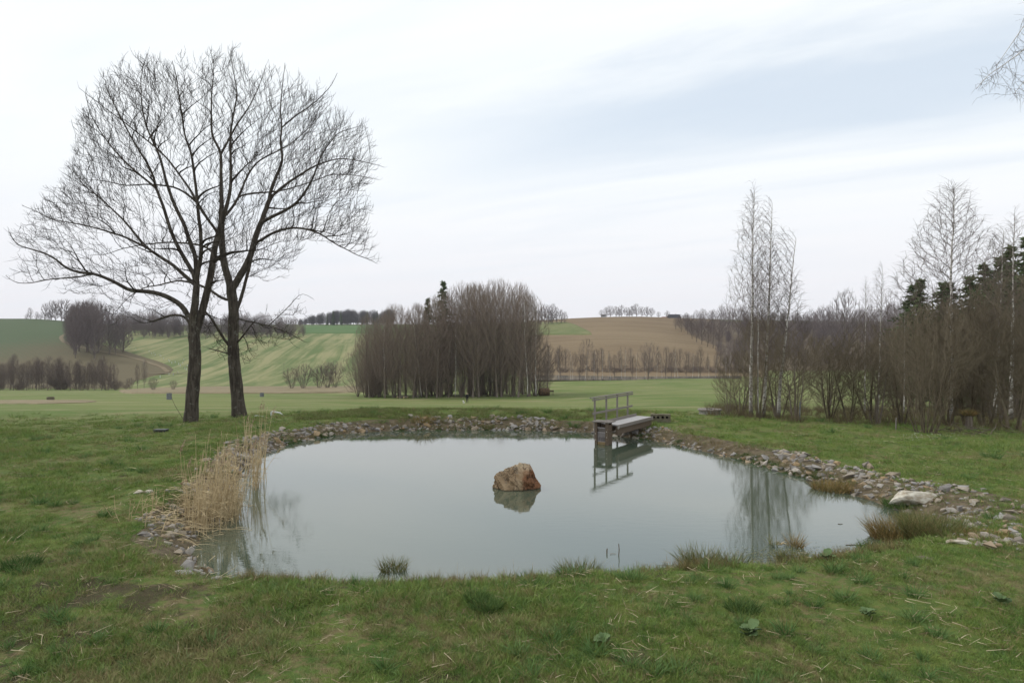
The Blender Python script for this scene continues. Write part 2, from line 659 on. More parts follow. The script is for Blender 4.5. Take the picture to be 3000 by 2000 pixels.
field('hay_field', [(892, 230, 900), (870, 330, 900), (860, 300, 900), (850, 280, 900), (820, 280, 900), (795, 262, 900), (783, 265, 900), (772, 262, 900), (764, 300, 900)], M_hay, 0.25, 70)
field('crop_field', [(893, -260, 300), (876, -260, 318), (864, -260, 360), (858, -260, 398), (850, -260, 406), (842, -260, 398), (832, -260, 374), (822, -260, 340),
                     (810, -260, 302), (800, -260, 272), (792, -260, 240), (775, -260, 190), (750, -260, 172), (733, -260, 160)], M_crop, 0.6, 70, 60)
field('wheat_field', [(767, 690, 960), (760, 690, 960), (752, 690, 960), (748, 690, 960)], M_green, 0.7, 30, 80)
field('ploughed_field', [(867, 1180, 1760), (850, 1180, 1760), (830, 1180, 1760), (800, 1180, 1760), (775, 1180, 1720), (755, 1190, 1690), (740, 1200, 1670), (728, 1230, 1640)], M_plough, 0.4, 60, 60)
field('wood_floor', [(852, 1660, 2500), (840, 1640, 2500), (800, 1640, 2500), (780, 1590, 2500), (760, 1560, 2500), (740, 1556, 2500)], M_floor, 0.7, 50, 60)
field('grass_patch', [(771, 1190, 1366), (764, 1190, 1362), (756, 1190, 1345), (748, 1190, 1328), (741, 1190, 1305)], M_patch, 0.9, 24)
field('dry_grass_strip', [(904, 300, 640), (902, 270, 800), (897, 260, 880), (892, 330, 880), (888, 520, 880)], M_drygrass, 0.35, 40)
field('dry_grass_swath', [(928, -60, 75), (925, -60, 205), (922, -60, 230), (919, 20, 200)], M_drygrass, 0.10, 40)


def ribbon(name, pts, w, m, lift):
    P = [hit(*p) for p in pts]
    Q = []
    for i in range(len(P) - 1):
        for k in range(12):
            Q.append(P[i].lerp(P[i + 1], k / 12))
    Q.append(P[-1])
    Q = np.array([(p.x, p.y) for p in Q])
    for _ in range(6):
        Q[1:-1] = (Q[:-2] + 2 * Q[1:-1] + Q[2:]) / 4
    T = np.gradient(Q, axis=0)
    T /= np.linalg.norm(T, axis=1)[:, None] + 1e-9
    N = np.stack([-T[:, 1], T[:, 0]], 1)
    ww = w * (0.7 + 0.6 * vnoise(Q[:, 0], Q[:, 1], 6.0, 9))
    A, B = Q + N * ww[:, None] / 2, Q - N * ww[:, None] / 2
    C = np.concatenate([A, B])
    V = np.column_stack([C, gz(C[:, 0], C[:, 1], np.full(len(C), 60.0)) + lift])
    n = len(Q)
    i = np.arange(n - 1)
    q = np.stack([i, i + 1, n + i + 1, n + i], 1)
    return tag(link(name, mesh_np(name, V, [q], True), m), kind='structure')


ribbon('tractor_track', [(162, 742), (178, 752), (196, 768), (150, 769), (139, 776), (146, 788), (200, 803), (270, 815), (330, 830), (372, 845), (386, 857)], 2.6, M_track, 0.75)
ribbon('tractor_track', [(330, 861), (400, 860), (450, 857)], 2.0, M_track, 0.75)


# ------------------------------------------------------------------ water
def water_fn(m, tint, bump, sc):
    m.use_nodes = True
    nt = NT(m.node_tree)
    b = m.node_tree.nodes['Principled BSDF']
    pos = nt.pos()
    n0 = nt.noise(pos, 0.25, 3, 0.5)
    nt.put(b.inputs['Base Color'], nt.mix(n0, tint, tuple(v * 1.18 for v in tint)))
    b.inputs['Roughness'].default_value = 0.012
    b.inputs['IOR'].default_value = 2.15
    b.inputs['Specular IOR Level'].default_value = 0.5
    w1 = nt.noise(nt.scaled(pos, (1.0, 2.6, 1)), 2.2 * sc, 3, 0.55)
    w2 = nt.noise(nt.scaled(pos, (1.0, 2.2, 1)), 9.0 * sc, 3, 0.6)
    calm = nt.step(nt.noise(pos, 0.16, 2, 0.5), 0.36, 0.66)
    h = nt.math('ADD', nt.math('MULTIPLY', w1, 0.6), nt.math('MULTIPLY', nt.math('MULTIPLY', w2, 0.30), calm))
    bn = nt.new('ShaderNodeBump')
    bn.inputs['Strength'].default_value = 1.0
    bn.inputs['Distance'].default_value = bump
    nt.put(bn.inputs['Height'], h)
    nt.put(b.inputs['Normal'], bn.outputs[0])
    return m


M_water = water_fn(bpy.data.materials.new('pond_water'), (0.060, 0.078, 0.054), 0.0019, 1.0)
out = SH + SHN * 0.35
me = bpy.data.meshes.new('pond_water')
me.from_pydata([(float(p[0]), float(p[1]), 0.0) for p in out], [], [list(range(len(out)))])
o = link('pond_water', me, M_water)
tag(o, kind='structure')

M_water2 = water_fn(bpy.data.materials.new('valley_water'), (0.12, 0.14, 0.14), 0.02, 0.3)


def valley_pond():
    # a second pond down in the valley shows as a bright sliver over the meadow's edge
    a, b = at(1240, 262), at(1665, 262)
    z = max(g1((px - CX) / F * 285, 285) for px in (1260, 1350, 1450, 1550)) + 0.15
    V = [((1215 - CX) / F * 250, 250, z), ((1700 - CX) / F * 250, 250, z), ((1700 - CX) / F * 312, 312, z), ((1215 - CX) / F * 312, 312, z)]
    me = bpy.data.meshes.new('valley_pond')
    me.from_pydata(V, [], [(0, 1, 2, 3)])
    tag(link('valley_pond', me, M_water2), kind='structure')


valley_pond()

# ------------------------------------------------------------------ bark and twig materials
def bark_fn(c1, c2, c3, sc=6.0):
    def fn(nt):
        p = nt.obj()
        n = nt.noise(nt.scaled(p, (1, 1, 0.18)), sc, 5, 0.7)
        l = nt.noise(p, sc * 0.5, 4, 0.7)
        c = nt.mix(nt.step(n, 0.35, 0.68), c1, c2)
        return nt.mix(nt.math('MULTIPLY', nt.step(l, 0.58, 0.68), 0.7), c, c3), n
    return fn


def birch_fn(nt):
    p = nt.obj()
    n = nt.noise(nt.scaled(p, (1.4, 1.4, 7.0)), 1.6, 4, 0.65)
    big = nt.noise(p, 1.1, 3, 0.6)
    x, y, z = nt.sep(p)
    c = nt.mix(nt.step(big, 0.35, 0.7), (0.62, 0.59, 0.55), (0.42, 0.39, 0.355))
    c = nt.mix(nt.math('MULTIPLY', nt.step(n, 0.52, 0.60), 0.85), c, (0.045, 0.038, 0.034))
    base = nt.math('SUBTRACT', 1.0, nt.step(nt.math('ADD', z, nt.math('MULTIPLY', n, 1.0)), 0.5, 1.5))
    return nt.mix(base, c, (0.06, 0.05, 0.042)), n


def twig_fn(c1, c2):
    def fn(nt):
        r = nt.new('ShaderNodeObjectInfo').outputs['Random']
        n = nt.noise(nt.obj(), 0.8, 2, 0.5)
        f = nt.math('ADD', nt.math('MULTIPLY', r, 0.6), nt.math('MULTIPLY', n, 0.4))
        return nt.mix(f, c1, c2)
    return fn


M_ashbark = material('ash_bark', bark_fn((0.040, 0.033, 0.027), (0.105, 0.090, 0.074), (0.17, 0.17, 0.14), 7.0), 0.95, 0.03, 0.1)
M_ashtwig = material('ash_twigs', twig_fn((0.030, 0.025, 0.021), (0.052, 0.043, 0.035)), 0.9, 0, 0.1)
M_bark = material('grey_brown_bark', bark_fn((0.115, 0.094, 0.076), (0.215, 0.180, 0.148), (0.20, 0.185, 0.15), 4.0), 0.95, 0.02, 0.1)
M_twig = material('brown_twigs', twig_fn((0.180, 0.142, 0.116), (0.280, 0.224, 0.184)), 0.9, 0, 0.1)
M_twig_far = material('purple_brown_twigs', twig_fn((0.125, 0.102, 0.100), (0.190, 0.152, 0.142)), 0.9, 0, 0.1)
M_twig_alder = material('alder_twigs', twig_fn((0.115, 0.090, 0.080), (0.175, 0.138, 0.120)), 0.9, 0, 0.1)
M_shrubtwig = material('olive_brown_twigs', twig_fn((0.120, 0.098, 0.068), (0.200, 0.165, 0.116)), 0.9, 0, 0.1)
M_shrubbark = material('willow_bark', bark_fn((0.075, 0.060, 0.042), (0.180, 0.150, 0.105), (0.20, 0.18, 0.12), 6.0), 0.95, 0.02, 0.1)
M_birch = material('birch_bark', birch_fn, 0.8, 0.01, 0.2)
M_birchtwig = material('birch_twigs', twig_fn((0.120, 0.098, 0.085), (0.190, 0.155, 0.130)), 0.9, 0, 0.1)
M_needle = material('conifer_needles', twig_fn((0.050, 0.078, 0.034), (0.092, 0.125, 0.052)), 0.9, 0, 0.15)
M_leaf = material('young_leaves', twig_fn((0.085, 0.100, 0.035), (0.130, 0.140, 0.055)), 0.9, 0, 0.15)


# ------------------------------------------------------------------ tree growing
class Tree:
    def __init__(self):
        self.P, self.par, self.tag, self.rad = [], [], [], []

    def path(self, pts, r0, r1, tag, parent=-1, flare=0.0):
        n = len(pts)
        for i, p in enumerate(pts):
            if i == 0 and parent >= 0:
                continue
            t = i / max(1, n - 1)
            self.par.append(parent if (i == 0 or (i == 1 and parent >= 0)) else len(self.P) - 1)
            self.P.append(np.array(p, float))
            self.tag.append(tag)
            self.rad.append(r0 + (r1 - r0) * t ** 0.85 + flare * math.exp(-i * 0.9))
        return len(self.P) - 1

    def arrays(self):
        return (np.array(self.P), np.array(self.par), np.array(self.tag), np.array(self.rad))


def colonize(P, par, tg, A, step, di, dk, iters, up=0.12, jit=0.12, maxch=3, rg=None, smooth=0.25, C=None, omin=0.0, rad_t=0.0, inside=None):
    """space colonisation: the skeleton grows towards the free points of the crown"""
    rg = rg or rng
    P = [*P]
    N = len(P)
    par = list(par)
    tg = list(tg)
    nch = np.zeros(200000, int)
    for p in par:
        if p >= 0:
            nch[p] += 1
    A = np.asarray(A, np.float32)
    PA = np.asarray(P, np.float32)
    best = np.full(len(A), 1e9, np.float32)
    who = np.zeros(len(A), int)

    def absorb(lo, arr):
        nonlocal best, who
        for c0 in range(0, len(arr), 400):
            B = arr[c0:c0 + 400]
            D2 = (A ** 2).sum(1)[:, None] + (B ** 2).sum(1)[None] - 2 * A @ B.T
            j = D2.argmin(1)
            d = np.sqrt(np.maximum(D2[np.arange(len(A)), j], 0))
            m = d < best
            best[m] = d[m]
            who[m] = lo + c0 + j[m]
    absorb(0, PA)
    allP = np.zeros((200000, 3), np.float32)
    allP[:N] = PA
    dirs0 = np.zeros((200000, 3), np.float32)
    for i, p in enumerate(par):
        if p >= 0:
            v = allP[i] - allP[p]
            dirs0[i] = v / (np.linalg.norm(v) + 1e-9)
    for it in range(iters):
        keep = best > dk
        A, best, who = A[keep], best[keep], who[keep]
        if not len(A):
            break
        m = (best < di) & (nch[who] < maxch)
        if not m.any():
            break
        w = who[m]
        v = A[m] - allP[w]
        v /= np.linalg.norm(v, axis=1)[:, None] + 1e-9
        if C is not None:
            od = allP[w] - C
            od /= np.linalg.norm(od, axis=1)[:, None] + 1e-9
            g_ = (v * od).sum(1) > omin
            w, v = w[g_], v[g_]
            if not len(w):
                break
        un, inv = np.unique(w, return_inverse=True)
        S = np.zeros((len(un), 3), np.float32)
        np.add.at(S, inv, v)
        S /= np.linalg.norm(S, axis=1)[:, None] + 1e-9
        S = S + dirs0[un] * smooth + rg.normal(0, jit, S.shape).astype(np.float32)
        S[:, 2] += up
        if C is not None and rad_t:
            od = allP[un] - C
            S += rad_t * od / (np.linalg.norm(od, axis=1)[:, None] + 1e-9)
        S /= np.linalg.norm(S, axis=1)[:, None] + 1e-9
        new = allP[un] + S * step
        if inside is not None:
            kp = inside(new)
            nch[un[~kp]] += 1
            un, S, new = un[kp], S[kp], new[kp]
            if not len(un):
                continue
        k = len(un)
        if N + k >= 199000:
            break
        allP[N:N + k] = new
        dirs0[N:N + k] = S
        par.extend(un.tolist())
        tg.extend([-1] * k)
        nch[un] += 1
        absorb(N, new)
        N += k
    return allP[:N].astype(float), np.array(par), np.array(tg)


def pipe_radii(par, tip, e=2.3):
    n = len(par)
    acc = np.zeros(n)
    t = tip ** e
    for i in range(n - 1, -1, -1):
        if acc[i] == 0:
            acc[i] = t
        if par[i] >= 0:
            acc[par[i]] += acc[i]
    return acc ** (1 / e)


def add_twigs(P, par, tg, R_, sel, per, L, spread, up, rtip, rg, segs=2, curl=0.35):
    """short chains of twig on the thin wood"""
    idx = np.repeat(np.where(sel)[0], per)
    if len(idx) == 0:
        return P, par, tg, R_
    idx = idx[rg.random(len(idx)) < 0.8]
    pd = P[idx] - P[np.maximum(par[idx], 0)]
    pd /= np.linalg.norm(pd, axis=1)[:, None] + 1e-9
    d = pd * 0.8 + rg.normal(0, spread, pd.shape)
    d[:, 2] += up
    d /= np.linalg.norm(d, axis=1)[:, None] + 1e-9
    ln = L * rg.uniform(0.5, 1.3, len(idx))
    back = rg.random(len(idx))[:, None]
    cur = P[idx] * 1.0
    last = idx
    nP, npar, nR = [P], [par], [R_]
    off = len(P)
    for s in range(segs):
        cur = cur + d * (ln / segs)[:, None]
        nP.append(cur)
        npar.append(last)
        nR.append(np.full(len(idx), rtip * (1.0 - 0.55 * (s + 1) / segs)))
        last = off + np.arange(len(idx))
        off += len(idx)
        d = d + rg.normal(0, 0.22, d.shape)
        d[:, 2] += curl
        d /= np.linalg.norm(d, axis=1)[:, None] + 1e-9
    n = len(idx) * segs
    return np.concatenate(nP), np.concatenate(npar), np.concatenate([tg, np.full(n, -2)]), np.concatenate(nR)


def tubes(P, par, Rr, sel, sides):
    """a tapering prism for every selected node, from its parent to itself"""
    i = np.where(sel & (par >= 0))[0]
    if not len(i):
        return np.zeros((0, 3)), []
    p = par[i]
    D = P[i] - P[p]
    D /= np.linalg.norm(D, axis=1)[:, None] + 1e-9
    # the heaviest child carries on from its parent's ring, the others start thinner
    order = np.lexsort((Rr[i], p))
    main = np.zeros(len(i), bool)
    ps = p[order]
    last = np.append(ps[1:] != ps[:-1], True)
    main[order[last]] = True
    dn = np.zeros_like(P)
    ok = par >= 0
    dn[ok] = P[ok] - P[par[ok]]
    dn /= np.linalg.norm(dn, axis=1)[:, None] + 1e-9
    D0 = np.where((main & (par[p] >= 0))[:, None], dn[p], D)
    r0 = np.where(main, np.minimum(Rr[p], Rr[i] * 1.6), np.minimum(Rr[p], Rr[i] * 1.2))
    r1 = Rr[i]
    ref = np.array([0.13, 0.97, 0.21])

    def ring(C, Dv, r):
        u = np.cross(Dv, ref)
        u /= np.linalg.norm(u, axis=1)[:, None] + 1e-9
        v = np.cross(Dv, u)
        a = np.arange(sides) * 2 * math.pi / sides
        return C[:, None, :] + r[:, None, None] * (u[:, None, :] * np.cos(a)[None, :, None] + v[:, None, :] * np.sin(a)[None, :, None])
    A = ring(P[p], D0, r0)
    B = ring(P[i], D, r1)
    V = np.concatenate([A, B], 1).reshape(-1, 3)
    base = np.arange(len(i))[:, None] * (2 * sides)
    k = np.arange(sides)
    k2 = (k + 1) % sides
    q = np.stack([base + k, base + k2, base + k2 + sides, base + k + sides], -1).reshape(-1, 4)
    return V, [q]


def join_parts(parts):
    V, F4, F3, off = [], [], [], 0
    for v, fs in parts:
        if not len(v):
            continue
        V.append(v)
        for f in fs:
            (F4 if f.shape[1] == 4 else F3).append(f + off)
        off += len(v)
    if not V:
        return None
    return np.concatenate(V), [np.concatenate(x) for x in (F4, F3) if x]


def weld(me, dist):
    bm = bmesh.new()
    bm.from_mesh(me)
    bmesh.ops.remove_doubles(bm, verts=bm.verts[:], dist=dist)
    for f in bm.faces:
        f.smooth = True
    bm.to_mesh(me)
    bm.free()
    return me


def crown_mesh(name, P, par, Rr, sel, thick=0.03, smooth=False):
    a = tubes(P, par, Rr, sel & (Rr > thick), 6)
    b = tubes(P, par, Rr, sel & (Rr <= thick), 3)
    j = join_parts([a, b])
    return mesh_np(name, j[0], j[1], smooth)


def limb_mesh(name, P, par, Rr, tg, t, sides=8, bumps=0.0):
    v, f = tubes(P, par, Rr, tg == t, sides)
    me = mesh_np(name, v, f, True)
    weld(me, 0.004)
    if bumps:
        n = len(me.vertices)
        co = np.zeros(n * 3, np.float32)
        me.vertices.foreach_get('co', co)
        co = co.reshape(-1, 3)
        co[:, 0] += (vnoise(co[:, 0] * 3 + co[:, 2], co[:, 2] * 0.6 + co[:, 1], 0.22, 4) - 0.5) * bumps
        co[:, 1] += (vnoise(co[:, 1] * 3 + co[:, 2], co[:, 2] * 0.6 - co[:, 0], 0.22, 8) - 0.5) * bumps
        me.vertices.foreach_set('co', co.ravel())
        me.update()
    return me


# ------------------------------------------------------------------ the two big trees: main limbs traced, crown grown
LIMBS = {
    # tree: list of (points in the photo, r0, r1, how far the end leans towards (-) or away (+) in metres)
    'A': [
        ([(438.5, 976), (440, 940), (442, 904), (447, 854), (448.5, 804), (445, 772)], 0.33, 0.27, 0.0),
        ([(445, 772), (441, 744), (448.5, 704), (452, 670), (451, 640)], 0.22, 0.15, -0.3),
        ([(445, 772), (457, 744), (467, 704), (480, 654), (488.6, 604), (497, 554), (507, 520), (516, 490)], 0.20, 0.13, 0.9),
        ([(516, 490), (524, 460), (530, 433), (530, 383), (527, 317), (534, 267), (547, 213), (534, 150), (529, 124)], 0.10, 0.012, 0.6),
        ([(451, 640), (430, 604), (410, 570), (393, 530), (383, 497), (377, 474), (360, 433), (352, 400), (335, 370), (310, 330), (288, 290), (262, 240), (245, 205)], 0.11, 0.015, -1.6),
        ([(451, 640), (450, 587), (433, 547), (423, 510), (407, 484), (387, 430), (376, 385), (365, 350), (350, 320), (337, 287), (328, 233), (328, 187), (336, 146)], 0.12, 0.012, 0.8),
        ([(451, 640), (463, 587), (462, 537), (457, 504), (450, 433), (443, 383), (440, 350), (423, 310), (417, 267), (407, 207), (400, 160), (393, 138)], 0.11, 0.012, -2.2),
        ([(438, 735), (417, 700), (383.5, 680), (350, 670), (317, 667), (290, 667), (277, 654), (247, 640), (213, 627), (180, 627), (150, 617), (127, 594), (103, 580), (67, 567), (33, 557), (17, 528)], 0.14, 0.014, -2.0),
        ([(213, 627), (190, 636), (160, 638), (117, 640), (67, 650), (33, 647), (14, 632)], 0.045, 0.010, 0.5),
        ([(449, 655), (420, 630), (400, 610), (367, 590), (333, 567), (310, 537), (283, 504), (253, 477), (225, 450), (195, 430), (160, 410), (140, 398)], 0.10, 0.012, 2.6),
        ([(444, 760), (427, 724), (400, 720), (367, 730), (352, 737)], 0.075, 0.05, 0.8),
        ([(333, 567), (290, 545), (240, 530), (180, 515), (120, 505), (70, 480), (48, 470)], 0.06, 0.010, -0.8),
        ([(360, 433), (330, 410), (290, 375), (250, 330), (215, 275), (195, 215)], 0.06, 0.010, 0.6),
    ],
    'B': [
        ([(550, 960), (547, 925), (543.5, 890), (540, 854), (535.6, 804), (536, 754), (537, 704), (531, 667)], 0.36, 0.25, 0.0),
        ([(531, 667), (525, 640), (514, 604), (510, 554), (512, 504), (510, 487)], 0.20, 0.15, 0.3),
        ([(531, 667), (547, 640), (567, 607), (580, 570), (587, 537), (600, 504), (616.6, 457)], 0.20, 0.12, 1.2),
        ([(616.6, 457), (628.6, 417), (646.6, 378), (649.6, 357), (640.6, 327), (646.6, 294), (640.6, 252), (646.6, 198), (652.6, 142)], 0.10, 0.012, 1.2),
        ([(616.6, 457), (655.6, 423), (691.6, 399), (733.6, 375), (781.6, 360), (838.6, 369), (878, 381)], 0.09, 0.010, 2.4),
        ([(646.6, 294), (673.6, 270), (718.6, 240), (763.6, 198), (775, 170)], 0.05, 0.010, -1.0),
        ([(595, 514), (628.6, 495), (667.6, 477), (691.6, 453), (715.6, 414), (739.6, 348), (775, 300), (830, 285)], 0.10, 0.010, -1.8),
        ([(588, 560), (610, 544), (633.6, 530), (667, 522), (700, 524), (734, 534), (767, 557), (810, 580), (860, 602)], 0.085, 0.010, -2.8),
        ([(510, 487), (507, 440), (508.6, 353.5), (500, 335), (489, 322), (484.6, 303), (484.6, 243), (487.6, 177), (492, 134)], 0.12, 0.012, -0.6),
        ([(510, 350), (529.6, 312), (541.6, 288), (571.6, 246), (601.6, 183), (612, 150)], 0.065, 0.010, 1.4),
        ([(512, 504), (520.6, 490), (541.6, 468), (553.6, 438), (571.6, 396), (595.6, 366), (625, 353), (668, 330), (715, 290), (752, 245)], 0.08, 0.010, 2.8),
        ([(510, 554), (498, 530), (473, 500), (460, 473), (433, 447), (400, 430), (333, 424), (290, 430), (240, 418), (185, 412)], 0.085, 0.010, -3.0),
        ([(473, 500), (448, 455), (433, 430), (383.5, 360), (353, 333), (300, 290), (250, 253), (200, 218), (183, 205)], 0.075, 0.010, 2.6),
        ([(541.6, 452), (577.6, 444), (637.6, 441), (688.6, 426), (733.6, 411), (763.6, 399), (823.6, 405), (868, 415)], 0.055, 0.010, -1.0),
        ([(533, 690), (514, 690), (484, 667), (463, 657), (440, 650), (407, 644), (367, 657), (330, 662), (290, 690), (265, 720)], 0.085, 0.010, 1.8),
        ([(514, 600), (500, 594), (484, 574), (467, 564), (440, 560), (400, 557), (360, 559), (327, 564), (283, 574), (250, 587), (205, 590)], 0.075, 0.010, 3.0),
        ([(535, 800), (520, 790), (503.6, 760), (484, 730), (467, 714)], 0.08, 0.05, -1.2),
        ([(541, 790), (547, 787), (563.6, 760), (584, 737)], 0.06, 0.035, -0.7),
        ([(538, 730), (567, 737), (617, 747), (667, 764), (700, 783)], 0.045, 0.010, -1.8),
        ([(617, 747), (654, 714), (694, 670), (718, 685)], 0.028, 0.008, 0.5),
        ([(537, 727), (553.6, 687), (567, 637), (576, 605), (582, 575)], 0.10, 0.07, 0.2),
        ([(535, 815), (510, 808), (480, 800)], 0.045, 0.02, -0.8),
    ],
}
CROWN = [(8, 640), (22, 540), (60, 462), (140, 395), (168, 255), (200, 192), (260, 145), (290, 112), (350, 118), (430, 108), (530, 92), (590, 138),
         (650, 150), (752, 160), (785, 230), (868, 288), (884, 380), (855, 440), (870, 540), (870, 602), (835, 630), (790, 600), (735, 580), (700, 560),
         (690, 640), (655, 640), (600, 660), (560, 690), (620, 690), (715, 660), (715, 690), (700, 800), (640, 800), (560, 830), (500, 830), (470, 790),
         (440, 700), (380, 760), (330, 745), (250, 745), (235, 690), (170, 680), (60, 665)]


def in_poly(x, y, poly):
    c = np.zeros(len(x), bool)
    n = len(poly)
    for i in range(n):
        x1, y1 = poly[i]
        x2, y2 = poly[(i + 1) % n]
        c ^= ((y1 > y) != (y2 > y)) & (x < (x2 - x1) * (y - y1) / (y2 - y1 + 1e-9) + x1)
    return c


def dens(pts, step):
    out = [pts[0]]
    for a, b in zip(pts[:-1], pts[1:]):
        L = math.dist(a, b)
        k = max(1, int(round(L / step)))
        for i in range(1, k + 1):
            out.append((a[0] + (b[0] - a[0]) * i / k, a[1] + (b[1] - a[1]) * i / k))
    P = np.array(out)
    for _ in range(2):
        P[1:-1] = (P[:-2] + 2 * P[1:-1] + P[2:]) / 4
    return P


def big_trees():
    rg = np.random.default_rng(21)
    YB = {'A': 34.0, 'B': 37.0}
    T = Tree()
    meta = []                         # per node: tree, photo point, depth
    tagno = 0
    tags = {}
    for tr in ('A', 'B'):
        for li, (pts, r0, r1, off) in enumerate(LIMBS[tr]):
            Q = dens(pts, 13.0)
            if li > 0:
                Q[1:] += np.cumsum(rg.normal(0, 0.55, (len(Q) - 1, 2)), 0) * np.linspace(0.3, 1, len(Q) - 1)[:, None]
            if li == 0:
                y0, parent = YB[tr], -1
            else:
                c = [(math.hypot(m[1] - pts[0][0], m[2] - pts[0][1]), k) for k, m in enumerate(meta) if m[0] == tr]
                parent = min(c)[1]
                y0 = meta[parent][3]
            n = len(Q)
            W = []
            for k, (a, b) in enumerate(Q):
                Y = y0 + off * (k / max(1, n - 1))
                W.append(((a - CX) / F * Y, Y, H + (CY - b) / F * Y))
            before = len(T.P)
            T.path(W, r0, r1, tagno, parent, 0.10 if li == 0 else 0.0)
            for k in range(len(T.P) - before):
                kk = k if parent < 0 else k + 1
                meta.append((tr, Q[kk][0], Q[kk][1], W[kk][1]))
            tags[tagno] = (tr, li)
            tagno += 1
    P, par, tg, rad = T.arrays()
    n0 = len(P)
    tree_of = np.array([0 if m[0] == 'A' else 1 for m in meta])
    CROWN2 = [(470 + (a - 470) * 1.035, 440 + (c - 440) * 1.035) for a, c in CROWN]

    def lumpy(x, y, dd):
        th = np.arctan2(y - 560, x - 480)
        k = 1.0 + 0.20 * vnoise(th * 9.0, dd * 1.6, 1.0, 71) ** 1.6 + 0.07 * vnoise(th * 30.0, dd * 3.0, 1.0, 72)
        return in_poly(480 + (x - 480) * k, 560 + (y - 560) * k, CROWN2)
    # free points of the crown
    N = 62000
    x = rg.uniform(0, 900, N * 3)
    y = rg.uniform(80, 850, N * 3)
    m = in_poly(x, y, CROWN) & in_poly(x, y - 10, CROWN)
    m &= ~((x > 855) & (y > 400) & (y < 530))
    x, y = x[m][:N], y[m][:N]
    cx, cy = 470, 440
    t = np.sqrt(((x - cx) / 470) ** 2 + ((y - cy) / 390) ** 2)
    half = 5.4 * np.sqrt(np.clip(1.08 - t ** 2, 0.05, 1))
    # fewer points deep inside, more near the outside of the crown
    dd = rg.uniform(-1, 1, len(x))
    keep = rg.random(len(x)) < np.clip(0.40 + 0.60 * np.maximum(t, np.abs(dd)), 0, 1)
    keep &= ~((y > 640) & (rg.random(len(x)) < 0.55))
    # gaps between the boughs and an outline of uneven lobes
    keep &= lumpy(x, y, dd)
    gap = vnoise(x + dd * 60, y - dd * 45, 75.0, 61) * 0.6 + vnoise(x - dd * 80, y + dd * 50, 38.0, 62) * 0.4
    keep &= rg.random(len(x)) < sstep(gap, 0.26, 0.46)
    x, y, dd, half = x[keep], y[keep], dd[keep], half[keep]
    Y = 35.6 + dd * half
    A = np.stack([(x - CX) / F * Y, Y, H + (CY - y) / F * Y], 1)
    # no sprouting from the trunks' feet
    block = np.array([m[2] > 800 for m in meta])
    C = np.array(((485 - CX) / F * 35.6, 35.6, H + (CY - 690) / F * 35.6), np.float32)

    def inside(q):
        return lumpy(CX + F * q[:, 0] / q[:, 1], CY - F * (q[:, 2] - H) / q[:, 1], (q[:, 1] - 35.6) / 5.4)
    # first a few strong side branches, then the fine wood
    Aj = A + rg.normal(0, 0.35, A.shape)
    P2, par2, tg2 = colonize(P, par, tg, Aj[::36], 0.22, 6.0, 0.60, 70, 0.12, 0.16, 3, rg, 0.9, C, 0.10, 0.35, inside)
    P2, par2, tg2 = colonize(P2, par2, tg2, Aj[1::5], 0.17, 3.0, 0.30, 70, 0.14, 0.20, 3, rg, 0.65, C, 0.20, 0.25, inside)
    P2, par2, tg2 = colonize(P2, par2, tg2, Aj, 0.14, 1.4, 0.20, 40, 0.20, 0.26, 3, rg, 0.55, C, 0.20, 0.2, inside)
    print('big trees', len(P2))
    own = np.zeros(len(P2), int)
    own[:n0] = tree_of
    for i in range(n0, len(P2)):
        own[i] = own[par2[i]]
    Rp = pipe_radii(par2, 0.0082, 1.92)
    Rr = Rp.copy()
    Rr[:n0] = np.maximum(rad, 0.010)
    for i in range(n0, len(P2)):
        Rr[i] = min(Rr[i], Rr[par2[i]] * 0.86)
    Rr = np.maximum(Rr, 0.0075)
    thin = (Rr < 0.024)
    thin[:n0] = Rr[:n0] < 0.03
    P3, par3, tg3, R3 = add_twigs(P2, par2, tg2, Rr, thin, 1, 0.36, 0.42, 0.34, 0.0080, rg, 2, 0.45)
    own3 = np.concatenate([own, np.zeros(len(P3) - len(P2), int)])
    for i in range(len(P2), len(P3)):
        own3[i] = own3[par3[i]]
    names = {'A': 'pale grey ash with lichen spots, left of the two bare trees on the bank',
             'B': 'dark ash with the flared foot, right of the two bare trees on the bank'}
    for ti, tr in enumerate(('A', 'B')):
        root_i = [k for k in range(n0) if tree_of[k] == ti][0]
        b = P[root_i]
        zb = g1(b[0], b[1])
        root = thing('ash_tree', names[tr], 'tree', (b[0], b[1], zb), 0, 'bare trees on the bank')
        L = P3 - np.array([b[0], b[1], zb])
        # sink the foot into the turf
        for tno, (tt, li) in tags.items():
            if tt != tr:
                continue
            LL = L.copy()
            if li == 0:
                LL[root_i, 2] -= 0.25
            me = limb_mesh('trunk' if li == 0 else 'limb', LL, par3, R3, tg3, tno, 12 if li == 0 else (9 if LIMBS[tr][li][1] > 0.09 else 7), 0.05 if li == 0 else 0.0)
            link('trunk' if li == 0 else 'limb', me, M_ashbark, root)
        sel = (own3 == ti) & (tg3 < 0)
        link('crown', crown_mesh('crown', L, par3, R3, sel, 0.022), M_ashtwig, root)
    return len(P3)


big_trees()


